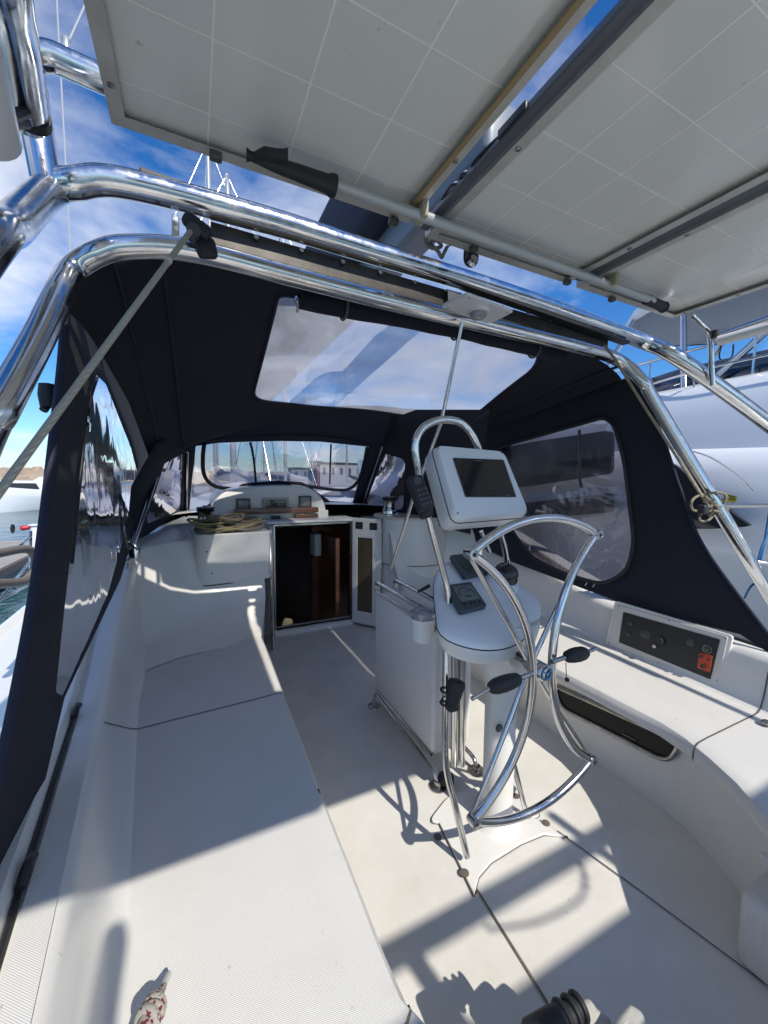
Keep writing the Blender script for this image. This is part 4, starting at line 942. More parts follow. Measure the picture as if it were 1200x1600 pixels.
# ------------------------------------------------------------------ steering pedestal
PD = thing('steering_pedestal', 'white steering pedestal with a compass and two grey instruments on its sloping head', 'pedestal', (-.03, 1.17, 0))
pc_ = V(-.035, 1.17, 0)
b = MB(); b.lathe([(.10, .016), (.085, .022), (.066, .05), (.062, .10), (.064, .60), (.070, .64), (.095, .70), (.105, .72), (.118, .80), (.135, .88), (.13, .90), (.001, .90)], pc_, 48); b.build('column', GEL, PD)
b = MB(); b.lathe([(.001, 0), (.016, 0), (.016, .006), (.010, .009), (.001, .009)], P(779, 1137, y=1.115), 18, Matrix.Rotation(math.pi/2, 3, 'X')); b.build('column_plug', DGR, PD)
# round wheel boss at the aft side of the head
b = MB(); b.lathe([(.001, 0), (.052, 0), (.056, .01), (.056, .12)], V(-.07, 1.05, .80), 36, Matrix.Rotation(-math.pi/2, 3, 'X')); b.build('wheel_boss', GEL, PD)
b = MB(); b.tube([V(-.08, .98, .797), V(-.075, 1.06, .797)], .018, 16); b.build('wheel_shaft', SSB, PD)
b = MB(); b.tube([P(806, 1018, y=1.04), P(808, 1022, y=1.03)], .008, 10); b.build('friction_knob', BLK, PD)
# instrument head: rounded pod with tilted top
tilt = math.radians(23)
nh = V(.05, -math.sin(tilt), math.cos(tilt)).normalized()
hc = P(760, 955, y=1.16)
uax = V(1, 0, 0)-nh*nh.x; uax.normalize(); vax = nh.cross(uax)
def hm(u, v):
    d = Vector(ray(u, v)); C0 = Vector(CAM); return C0+d*(nh.dot(hc-C0)/nh.dot(d))
hp = [(683, 958), (690, 985), (720, 1002), (765, 1010), (805, 1003), (835, 980), (848, 955), (842, 935), (815, 912), (790, 890), (760, 878), (720, 872), (692, 880), (680, 905)]
O3 = resample(catmull([hm(*q) for q in hp], 5, True), 56)
cen = sum(O3, V(0, 0, 0))/len(O3)
b = MB()
rows = []
for k, (sc, dn_) in enumerate(((.0, .012), (.5, .011), (.80, .006), (.94, 0), (.985, -.008), (1.0, -.018))):
    rows.append(b.verts([cen+(p-cen)*max(sc, .001)+nh*dn_ for p in O3]))
for a, c in zip(rows, rows[1:]):
    for i in range(56): b.face((a+i, a+(i+1) % 56, c+(i+1) % 56, c+i))
b.build('head_cover', WPL, PD)
b = MB(); b.tube([cen+(p-cen)*.995+nh*-.020 for p in O3], .0035, 6, closed=True); b.build('head_gasket', RUB, PD)
b = MB(); rows = []
for sc, dz in ((1.0, -.022), (.99, -.05), (.93, -.085), (.75, -.10), (.5, -.10), (.05, -.10)):
    rows.append(b.verts([cen+(p-cen)*sc+nh*-.02+V(0, 0, dz+.02) for p in O3]))
for a, c in zip(rows, rows[1:]):
    for i in range(56): b.face((a+i, a+(i+1) % 56, c+(i+1) % 56, c+i))
b.build('head_base', GEL, PD)
# compass housing: raised white turret with black dome
cc = hm(783, 914)+nh*.0
Rz = nh.to_track_quat('Z', 'Y').to_matrix()
b = MB(); b.lathe([(.078, -.01), (.072, .015), (.066, .035), (.058, .040), (.001, .040)], cc, 40, Rz); b.build('compass_turret', WPL, PD)
b = MB(); b.lathe([(.056, .038), (.056, .052), (.052, .060), (.001, .060)], cc, 36, Rz); b.lathe([(.052, .058), (.050, .076), (.040, .092), (.022, .102), (.001, .105)], cc, 36, Rz); b.build('compass_dome', SCR, PD)
b = MB(); b.lathe([(.054, .042), (.057, .046), (.054, .052)], cc, 36, Rz); b.build('compass_ring', RUB, PD)
def inst(name, q, lcdmt, parent, lcdq, nb):
    pts = [hm(*p)+nh*.012 for p in q]; t = thing(name, None, None); t.parent = parent
    b = MB(); b.prism([p for p in rfill(pts, .010)], nh*.020); b.build('case', DGR, t, bevel=.003)
    lp = [hm(*p)+nh*.0335 for p in lcdq]; b = MB(); b.prism(lp, nh*.0015); b.build('lcd', lcdmt, t)
    L0, L1 = lp[3], lp[2]; dn2 = (lp[3]-lp[0]).normalized(); w = (lp[2]-lp[3]).length
    for k in range(nb):
        c = L0.lerp(L1, (k+.5)/nb)+dn2*.014; s = MB(); s.lathe([(.001, 0), (.0062, 0), (.005, .003), (.001, .003)], c, 12, Rz); s.build('button', RUB, t)
    return t, lp
it_, lp_ = inst('instrument', ((692, 924), (732, 918), (757, 956), (716, 966)), LCD, PD, ((702, 928), (731, 924), (746, 946), (717, 952)), 4)
lc_ = sum(lp_, V(0, 0, 0))/4+nh*.0022; lx = (lp_[1]-lp_[0])/2; ly = (lp_[0]-lp_[3])/2
b = MB(); b.tube([lc_+lx*.75*math.cos(a)+ly*(.75*math.sin(a)-.05) for a in np.linspace(-.4, math.pi+.4, 22)], .0010, 5); b.tube([lc_, lc_+lx*.45+ly*.45], .0012, 5)
for k in range(9):
    a = math.pi*k/8; b.tube([lc_+lx*.62*math.cos(a)+ly*(.62*math.sin(a)-.05), lc_+lx*.75*math.cos(a)+ly*(.75*math.sin(a)-.05)], .0009, 5)
for k in range(3): b.box(-V(.0028, .0045, .0004), V(.0028, .0045, .0004), rot=Rz, c=lc_+lx*(-.25+.25*k)-ly*.45)
b.build('dial_marks', RUB, it_)
inst('instrument', ((700, 876), (741, 871), (760, 902), (722, 911)), LCG, PD, ((710, 881), (735, 877), (748, 894), (723, 900)), 3)
# black seat-fold rubber bumper plugs and twin service tubes under the head
for u in (711, 722):
    b = MB(); b.tube([P(u, 1000, y=1.30), P(u-1, 1195, y=1.33)], .016, 14); b.build('conduit_tube', SS, PD)
# ------------------------------------------------------------------ pedestal guard with the display pod
GU = thing('pedestal_guard', 'stainless steel hoop guard standing around the steering pedestal', 'guard rail', (-.03, 1.15, 0))
yg = 1.17
left = [P(730, 1338, y=1.07), P(712, 1262, y=1.10), P(697, 1195, y=1.14), P(696, 1100, y=1.16), P(697, 1000, y=1.20), P(700, 930, y=1.22), P(690, 885, y=1.22), P(670, 810, y=1.20), P(652, 725, y=1.18), P(649, 690, y=1.18)]
b = MB(); b.tube(catmull(left, 6), .0125, 14); b.build('guard_leg', SS, GU)
hoop = [P(649, 705, y=1.18), P(650, 688, y=1.18), P(660, 670, y=1.18), P(678, 659, y=1.18), P(697, 656, y=1.18), P(718, 660, y=1.18), P(733, 673, y=1.18), P(745, 695, y=1.18), P(757, 735, y=1.20), P(770, 790, y=1.24), P(789, 858, y=1.31), P(791, 890, y=1.34)]
b = MB(); b.tube(catmull(hoop, 6), .0135, 14); b.build('guard_hoop', SS, GU)
right = [P(827, 1288, y=1.12), P(808, 1215, y=1.16), P(797, 1160, y=1.20), P(794, 1060, y=1.26)]
b = MB(); b.tube(catmull(right, 6), .0115, 14); b.build('guard_leg', SS, GU)
b = MB(); b.tube([P(746, 700, y=1.30), P(776, 800, y=1.31), P(796, 885, y=1.32)], .009, 12); b.tube([P(752, 830, y=1.34), P(765, 862, y=1.34)], .010, 12); b.build('back_stay_tube', SS, GU)
c = P(708, 1090, y=1.14)
t = thing('winch_handle_holder', 'black rubber pouch strapped to the left leg of the pedestal guard', 'pouch', tuple(c))
b = MB(); b.lathe([(.001, -.045), (.022, -.043), (.027, -.02), (.030, .01), (.034, .030), (.030, .042), (.001, .045)], P(710, 1082, y=1.12), 18, Matrix.Rotation(.25, 3, 'Y')); b.box(P(706, 1103, y=1.125)-V(.022, .02, .016), P(706, 1103, y=1.125)+V(.022, .02, .016), bev=.009); b.build('pouch_body', RUB, t)
b = MB()
for z_ in (-.02, .03): b.tube([P(698, 1090, y=1.15)+V(.022*math.cos(a), .022*math.sin(a), z_) for a in np.linspace(0, 2*math.pi, 20)[:-1]], .005, 6, closed=True)
b.tube([P(690, 1092, y=1.12), P(700, 1084, y=1.12)], .003, 6); b.build('pouch_strap', BLK, t)
# display pod
DP = thing('display_pod', 'white plastic instrument pod with a dark chart screen clamped to the pedestal guard', 'display', tuple(P(745, 755, y=1.1)))
th, ph = math.radians(30), math.radians(-2)
nd = V(math.sin(ph)*math.cos(th), -math.cos(ph)*math.cos(th), math.sin(th)); dc = P(748, 752, y=1.08)
def dm(u, v, off=0):
    d = Vector(ray(u, v)); C0 = Vector(CAM); return C0+d*(nd.dot(dc+nd*off-C0)/nd.dot(d))
fo = [(680, 694), (788, 704), (829, 803), (713, 812)]
F0 = resample(rfill([dm(*q) for q in fo], [.025, .03, .03, .03]), 64); fc = sum(F0, V(0, 0, 0))/64
b = MB(); rows = []
for sc, off in ((.001, .004), (.80, .004), (.955, .002), (.985, -.004), (1.0, -.014), (1.012, -.022), (1.03, -.03), (1.035, -.055), (1.02, -.085), (.95, -.11), (.80, -.125), (.001, -.128)):
    rows.append(b.verts([fc+(p-fc)*sc+nd*off for p in F0]))
for a, c in zip(rows, rows[1:]):
    for i in range(64): b.face((a+i, a+(i+1) % 64, c+(i+1) % 64, c+i))
b.build('pod_shell', WPL, DP)
b = MB(); b.tube([fc+(p-fc)*1.022+nd*-.026 for p in F0], .0022, 6, closed=True); b.build('pod_joint', GRD, DP)
sq = [dm(707, 716, .004), dm(786, 719, .004), dm(806, 777, .004), dm(727, 777, .004)]
b = MB(); b.prism(rfill(sq, .004), nd*.004); b.build('screen_bezel', BLK, DP, bevel=.001)
cq = sum(sq, V(0, 0, 0))/4; b = MB(); b.prism([cq+(p-cq)*V(.955, .955, .955) if False else cq+(p-cq)*.94+nd*.0045 for p in sq], nd*.0008); b.build('screen', SCR, DP)
for q in ((684, 700), (783, 708), (822, 800), (715, 802)):
    c = dm(*q)+nd*.001; b = MB(); b.lathe([(.001, 0), (.0038, 0), (.003, .002), (.001, .002)], c, 12, nd.to_track_quat('Z', 'Y').to_matrix()); b.build('screw', SSB, DP)
ux = (sq[1]-sq[0]).normalized(); uy = (sq[0]-sq[3]).normalized()
b = MB()
c = dm(748, 720, .0095)
for k in range(8): b.box(-V(.0012, .0004, .0016), V(.0012, .0004, .0016), c=c+ux*(k-3.5)*.004)
b.build('maker_mark', LBL, DP)
b = MB(); c = dm(794, 774, .0095)
for k in range(3): b.box(-V(.0012, .0004, .0016), V(.0012, .0004, .0016), c=c+ux*(k-1)*.005)
b.build('maker_mark', LBL, DP)
# handheld radio in its holder on the left side of the pod
RD = thing('handset_radio', 'black handheld radio microphone clipped to the left side of the white display pod', 'radio', tuple(P(655, 775, y=1.08)))
c = P(656, 772, y=1.09); Rr = Matrix.Rotation(math.radians(-14), 3, 'Y') @ Matrix.Rotation(math.radians(-20), 3, 'X')
b = MB(); b.box(-V(.028, .022, .062), V(.028, .022, .062), rot=Rr, c=c, bev=.016); b.box(-V(.022, .02, .03), V(.022, .02, .03), rot=Rr, c=c+V(.018, 0, -.05), bev=.012); b.build('radio_body', RUB, RD)
for k in range(4):
    for j in range(3):
        b = MB(); b.box(-V(.005, .003, .004), V(.005, .003, .004), rot=Rr, c=c+Rr @ V(-.014+.014*j, -.022, .01-.016*k), bev=.0015); b.build('key', DGR, RD)
b = MB(); b.lathe([(.001, 0), (.014, 0), (.012, .003), (.001, .003)], c+Rr @ V(-.002, -.022, .04), 18, Rr @ Matrix.Rotation(math.pi/2, 3, 'X')); b.build('speaker_grille', DGR, RD)
# ------------------------------------------------------------------ folded cockpit table / locker box
TB = thing('cockpit_table', 'white folded cockpit table in front of the pedestal with a stainless frame and grab rail', 'table', (-.1, 1.8, 0))
ty0, ty1, tx = 1.50, 2.16, -.15
b = MB(); b.box((tx, ty0, .13), (tx+.03, ty1, .735), bev=.012); b.build('table_leaf', GEL, TB)
b = MB(); b.box((tx+.20, ty0, .13), (tx+.23, ty1, .735), bev=.012); b.build('table_leaf', GEL, TB)
b = MB(); b.box((tx+.032, ty0+.02, .10), (tx+.198, ty1-.02, .745), bev=.01); b.build('table_core', GEL, TB)
def bent(pts, r, name, rad=.05, mt=SS, par=TB):
    b = MB(); b.tube(fillet(pts, rad), r, 14); return b.build(name, mt, par)
for x in (tx+.05, tx+.18):
    bent([V(x-.05, ty1-.01, .74), V(x-.05, ty1-.01, .815), V(x-.05, 1.34, .815)], .013, 'grab_rail')
bent([V(tx-.0, ty1-.0, .01), V(tx-.0, ty1-.0, .10), V(tx-.0, ty0-.04, .06), V(tx, ty0-.06, .01)], .011, 'foot_rail')
bent([V(tx+.0, ty1-.02, .125), V(tx+.0, ty0, .125)], .008, 'foot_rail')
bent([V(tx+.23, ty1-.0, .01), V(tx+.23, ty1-.0, .10), V(tx+.23, ty0-.04, .06), V(tx+.23, ty0-.06, .01)], .011, 'foot_rail')
bent([V(tx-.003, ty1-.03, .76), V(tx-.003, 1.36, .76)], .006, 'grab_rail')
for p in (V(tx, ty1, 0), V(tx, ty0-.06, 0), V(tx+.23, ty1, 0), V(tx+.23, ty0-.06, 0)):
    b = MB(); b.lathe([(.001, .006), (.042, .006), (.04, .012), (.02, .016), (.018, .035), (.001, .035)], p, 24); b.build('foot_plate', SSB, TB)
b = MB(); b.lathe([(.001, .006), (.038, .006), (.036, .03), (.03, .036), (.001, .036)], P(697, 1222, z=.02), 24); b.build('rubber_foot', RUB, TB)
# cup holder and cup
ch = thing('cup_holder', 'white twin cup holder fixed between the table rail and the pedestal head', 'cup holder', tuple(P(660, 965, y=1.36)))
c = P(661, 965, y=1.36)
b = MB(); b.lathe([(.038, -.085), (.045, -.08), (.048, 0), (.053, .002), (.053, -.006), (.05, -.01)], c, 32); b.build('holder_ring', WPL, ch)
b = MB(); b.lathe([(.034, -.10), (.040, -.095), (.044, -.02), (.043, -.02), (.038, -.09), (.001, -.092)], c, 32); b.build('inner_cup', WPL, ch)
b = MB(); b.tube([c+V(.051*math.cos(a), .051*math.sin(a), .028) for a in np.linspace(0, 2*math.pi, 33)[:-1]], .0025, 6, closed=True); b.lathe([(.049, -.003), (.051, .027), (.0505, .027), (.0485, -.003)], c, 32); b.build('clear_sleeve', CUP, ch)
t = tag(MB().tube([P(653, 925, y=1.6), P(664, 919, y=1.6), P(671, 915, y=1.6)], [.006, .009, .009], 10).build('winch_lever', RUB), 'small black lever sticking up between the table rail and the pedestal', 'lever')
# ------------------------------------------------------------------ winches and coiled rope by the companionway
def winch(name, label, c, s):
    t = thing(name, label, 'winch', tuple(c), 'self tailing winches beside the companionway')
    b = MB(); b.lathe([(r*s, z*s) for r, z in ((.085, 0), (.085, .012), (.07, .02), (.068, .045), (.060, .05), (.058, .06))], c, 32); b.build('winch_base', SS, t)
    b = MB(); b.lathe([(r*s, z*s) for r, z in ((.058, .058), (.052, .075), (.048, .10), (.052, .13), (.058, .14))], c, 32); b.build('winch_drum', SSB, t)
    b = MB(); b.lathe([(r*s, z*s) for r, z in ((.056, .14), (.068, .146), (.070, .152), (.060, .158), (.070, .166), (.066, .178), (.03, .184), (.001, .184))], c, 32); b.build('self_tailing_jaws', BLK, t)
    b = MB(); b.lathe([(r*s, z*s) for r, z in ((.001, .183), (.022, .184), (.018, .192), (.001, .192))], c, 20); b.build('handle_socket', SS, t); return t
c = P(608, 806, y=3.36); winch('winch', 'chrome and black winch on the white pod right of the companionway', V(c.x, c.y, 1.10), 1.0)
c = P(322, 822, y=3.45); winch('winch', 'low black topped winch behind the rope coil left of the companionway', V(c.x, c.y, 1.03), 1.0)
t = thing('rope_coil', 'heap of coiled beige and yellow rope on top of the left pod by the companionway', 'rope', (-.95, 3.2, 1.09))
rnd = random.Random(4)
for k in range(16):
    cx, cy = -.93+rnd.uniform(-.10, .12), 3.27+rnd.uniform(-.06, .08); rx, ry = rnd.uniform(.12, .25)*(1-.018*k), rnd.uniform(.07, .16)*(1-.018*k); a0_ = rnd.uniform(-.25, .45)
    pts = []
    ph_ = rnd.uniform(0, 6)
    for a in np.linspace(0, 2*math.pi, 15)[:-1]:
        x, y = rx*math.cos(a), ry*math.sin(a); z = 1.045+.0065*k+.016*math.sin(2*a+ph_)
        pts.append(V(cx+x*math.cos(a0_)-y*math.sin(a0_), cy+x*math.sin(a0_)+y*math.cos(a0_), max(1.044, z)))
    b = MB(); b.tube(catmull(pts, 4, True), .0090, 8, closed=True); b.build('rope_turn', (ROPE, ROPG, mat('yellow_rope', (.50, .40, .20), .85, bump=[('diamond', 260, .9)], bdist=.002))[k % 3] if k < 3 else (ROPE, ROPG, bpy.data.materials['yellow_rope'])[k % 3], t)
t = tag(MB().tube([P(195, 880, y=2.62), P(205, 870, y=2.65), P(212, 855, y=2.7), P(200, 845, y=2.7)], .014, 10, smooth=5).lathe([(.03, 0), (.034, .03), (.03, .05), (.001, .05)], P(212, 872, y=2.62), 20).build('deck_fairlead', SS), 'small polished deck fitting on the left coaming under the corner window', 'fitting')
# ------------------------------------------------------------------ rope end at the lower left and the bag with the black cap at the bottom
t = thing('whipped_rope_end', 'red flecked white rope with a taped tip lying on the left bench', 'rope', tuple(P(240, 1580, z=.50)))
a = P(264, 1522, z=.475); c = P(252, 1548, z=.50); d = P(243, 1570, z=.52); e = P(228, 1600, z=.54); f = P(210, 1660, z=.54)
b = MB(); b.tube([a, a.lerp(c, .8)], [.0052, .0062], 12); b.build('taped_tip', mat('clear_tape', (.62, .62, .60), .3), t)
b = MB(); b.tube([a.lerp(c, .75), c, d], [.0062, .0075, .0085], 12); b.build('rope_core', ROPR, t)
b = MB(); b.tube([d.lerp(c, .15), d, e.lerp(d, .6), e, e.lerp(f, .6), f], [.0085, .012, .013, .014, .013, .010], 14); 
for k, (r_, s_) in enumerate(((.017, .15), (.019, .38), (.020, .6), (.020, .85))):
    p = d.lerp(e, s_); ax = (e-d).normalized(); n1 = ax.orthogonal().normalized(); n2 = ax.cross(n1)
    b.tube([p+(n1*math.cos(q)+n2*math.sin(q))*r_*.82+ax*.007*math.sin(q+k*1.7) for q in np.linspace(0, 2*math.pi, 21)[:-1]], .0065, 10, closed=True)
b.build('rope_knot', ROPR, t)
t = thing('grip_and_cover', 'black ribbed grip lying in a crumpled white cover at the bottom edge of the photo', 'bag', tuple(P(930, 1600, z=.2)))
zb_ = .30
g0, g1, g2, g3 = (P(*q, z=zb_) for q in ((842, 1625), (868, 1602), (890, 1586), (904, 1574)))
b = MB(); b.tube([g0-V(0, 0, .05), g0, g1, g2, g3], [.045, .038, .030, .022, .020], 22)
for q in (.35, .7, 1.0): 
    p = g1.lerp(g3, q); ax = (g3-g0).normalized(); n1 = ax.orthogonal().normalized(); n2 = ax.cross(n1)
    b.tube([p+(n1*math.cos(s)+n2*math.sin(s))*(.029-.007*q) for s in np.linspace(0, 2*math.pi, 25)[:-1]], .006, 8, closed=True)
b.build('black_grip', RUB, t)
def blob(name, q, mt, zb, h, sd):
    pts = [P(*p, z=zb) for p in q]; cc = sum(pts, V(0, 0, 0))/len(pts); b = MB(); pts = resample(pts, 40); rows = []
    for sc, dz in ((1.0, -h), (1.0, -h*.4), (.97, -.01), (.88, 0), (.7, .004), (.4, .006), (.01, .006)):
        rows.append(b.verts([cc+(p-cc)*sc+V(0, 0, dz+.012*noise.noise((cc+(p-cc)*sc)*14+V(0, 0, sd))) for p in pts]))
    for a, c in zip(rows, rows[1:]):
        for i in range(40): b.face((a+i, a+(i+1) % 40, c+(i+1) % 40, c+i))
    return b.build(name, mt, t)
LEA = mat('white_leather', (.50, .485, .44), .4, bump=[('noise', 25, .4)], bdist=.006)
blob('cover_flap', [(897, 1580), (905, 1566), (914, 1557), (924, 1562), (934, 1576), (950, 1585), (958, 1592), (945, 1625), (890, 1625)], LEA, .27, .12, 1)
blob('cover_flap', [(946, 1625), (962, 1590), (985, 1565), (1005, 1580), (1010, 1592), (990, 1625)], LEA, .31, .15, 5)
# ------------------------------------------------------------------ motor yacht alongside to starboard
MY = thing('motor_yacht', 'large white motor yacht with a hardtop moored close on the right side', 'motor yacht', (5.2, 4, ZW))
b = MB(); rows = []
# hull side lofted fore and aft: x = beam line, z = height, flare, knuckle
ysn = [-4, -2, 0, 1.5, 3, 5, 7, 9.5, 12, 14, 15.5]
def halfb(y): return 2.35*max(.02, 1-max(0, (y-6)/10)**1.8)
xm = 5.35
for y in ysn:
    hb = halfb(y); sh_ = .02*max(0, y)**1.15
    rows.append([V(xm-hb*k, y, z+sh_*s) for k, z, s in ((.80, -1.3, 0), (.88, -.9, 0), (.93, -.2, .2), (.97, .35, .5), (.985, .75, .8), (1.0, .80, .8), (1.0, .86, .8), (.985, 1.2, 1), (.955, 1.5, 1), (.90, 1.66, 1), (.84, 1.75, 1), (.3, 1.8, 1))])
b.grid(rows); b.grid([[V(2*xm-p.x, p.y, p.z) for p in r] for r in rows]); b.build('hull', YWH, MY)
# cabin side with a rounded shoulder
b = MB(); rows = []
for y, k, top in ((-3, 1, 2.5), (-1, 1, 2.52), (1, 1, 2.52), (3, 1, 2.5), (4.6, .98, 2.4), (6.2, .93, 2.2), (8.5, .8, 1.9), (10.5, .55, 1.75)):
    rows.append([V(xm-1.95*k*q, y, 1.5+(top-1.5)*z) for q, z in ((1.06, .1), (1.02, .35), (.975, .62), (.93, .8), (.88, .93), (.80, 1.0), (.4, 1.04), (0, 1.06))])
b.grid(rows); b.grid([[V(2*xm-p.x, p.y, p.z) for p in r] for r in rows]); b.build('deckhouse', YWH, MY)
# dark side opening low on the hull, hull windows
def myq(name, q, x, mt, th=.02, r=0.05, par=MY):
    pts = [P(*p, x=x) for p in q]
    if r: pts = rfill(pts, r)
    b = MB(); b.prism(pts, (-th, 0, 0)); return b.build(name, mt, par)
myq('side_window', ((1010, 705), (1062, 728), (1105, 765), (1155, 806), (1180, 822), (1120, 826), (1050, 826), (1010, 800)), 2.93, YGL, .05)
myq('warning_label', ((1134, 771), (1152, 776), (1150, 785), (1133, 784)), 2.86, YEL, .004, .0)
b = MB()
for k in range(3):
    a_, c_ = P(1137, 774.5+3*k, x=2.852), P(1149, 776+3*k, x=2.852); b.tube([a_, c_], .0035, 4)
b.build('label_print', BLK, MY)
for q in (((1030, 700), (1070, 703), (1110, 715), (1150, 742), (1176, 767)),):
    b = MB(); b.tube(catmull([P(*p, x=2.87) for p in q], 6), .007, 8); b.build('hand_rail', SS, MY)
myq('side_window', ((690, 720), (840, 690), (960, 672), (960, 740), (830, 760), (690, 772)), 2.92, YGL, .05, .08)
myq('side_window', ((700, 800), (960, 770), (960, 800), (700, 822)), 2.90, YGL, .05, .05)
# windscreen frames and hardtop on the flybridge
ht = [(3.6, .8, 3.85), (3.7, 3.0, 3.85), (4.1, 4.4, 3.82), (5.3, 4.9, 3.8), (6.6, 4.4, 3.82), (7.0, 3.0, 3.85), (7.1, .8, 3.85)]
def top_pt(x, y, dz=0): return V(x, y, 3.85+dz)
outl = resample(rfill([V(4.2, -2.5, 3.9), V(4.2, 2.2, 3.9), V(4.35, 3.6, 3.9), V(5.45, 4.3, 3.9), V(6.6, 3.6, 3.9), V(6.8, 2.2, 3.9), V(6.8, -2.5, 3.9)], .5), 60)
cc = sum(outl, V(0, 0, 0))/60; b = MB(); rows = []
for sc, dz in ((.01, .10), (.5, .08), (.85, .04), (1, -.06), (1.02, -.16), (1.0, -.22)): rows.append(b.verts([cc+(p-cc)*sc+V(0, 0, dz) for p in outl]))
for a, c in zip(rows, rows[1:]):
    for i in range(60): b.face((a+i, a+(i+1) % 60, c+(i+1) % 60, c+i))
b.build('hardtop', YWH, MY)
b = MB(); rows = []
for sc, dz in ((.01, -.02), (.5, -.04), (.9, -.10), (.99, -.21)): rows.append(b.verts([cc+(p-cc)*sc+V(0, 0, dz) for p in outl]))
for a, c in zip(rows, rows[1:]):
    for i in range(60): b.face((a+i, a+(i+1) % 60, c+(i+1) % 60, c+i))
b.build('hardtop_lining', YUN, MY)
for (x, y, x2, y2) in ((3.75, 3.9, 3.85, 3.9), (3.55, 1.6, 3.9, 2.5), (3.55, 3.2, 3.9, 2.6), (3.55, .2, 3.9, 1.2), (3.9, 1.9, 3.9, 1.9), (5.0, 4.6, 5.0, 4.9), (6.8, 3.6, 6.8, 4.3), (3.6, -.6, 3.9, .2)):
    b = MB(); b.tube([V(x+.75 if x < 5 else x-.5, y-.3, 3.72), V(x2, y2, 2.4)], .035, 12); b.build('hardtop_post', SS, MY)
b = MB(); b.tube([V(3.9, -1.5, 2.95), V(3.9, 3.2, 2.90), V(4.3, 4.6, 2.85), V(5.4, 5.0, 2.85)], .014, 8, smooth=5)
for y in (-1, 0, 1, 2, 3): b.tube([V(3.9, y, 2.93), V(3.9, y, 2.45)], .012, 8)
b.tube([V(3.62, -2.0, 2.62), V(3.62, 1.2, 2.62), V(3.66, 2.6, 2.60), V(4.1, 4.3, 2.5)], .012, 8, smooth=5)
for y in (-1.5, -.5, .5, 1.5, 2.4): b.tube([V(3.62, y, 2.61), V(3.70, y, 2.42)], .010, 8)
b.build('flybridge_rail', SS, MY)
b = MB(); rows = [[V(4.0, .5, 2.45), V(4.0, 3.0, 2.45), V(4.4, 4.2, 2.4), V(5.4, 4.6, 2.4)], [V(4.15, .5, 2.8), V(4.15, 2.8, 2.8), V(4.5, 3.9, 2.78), V(5.4, 4.3, 2.78)]]
b.grid(rows); b.build('windscreen', VINR, MY, solid=.01)
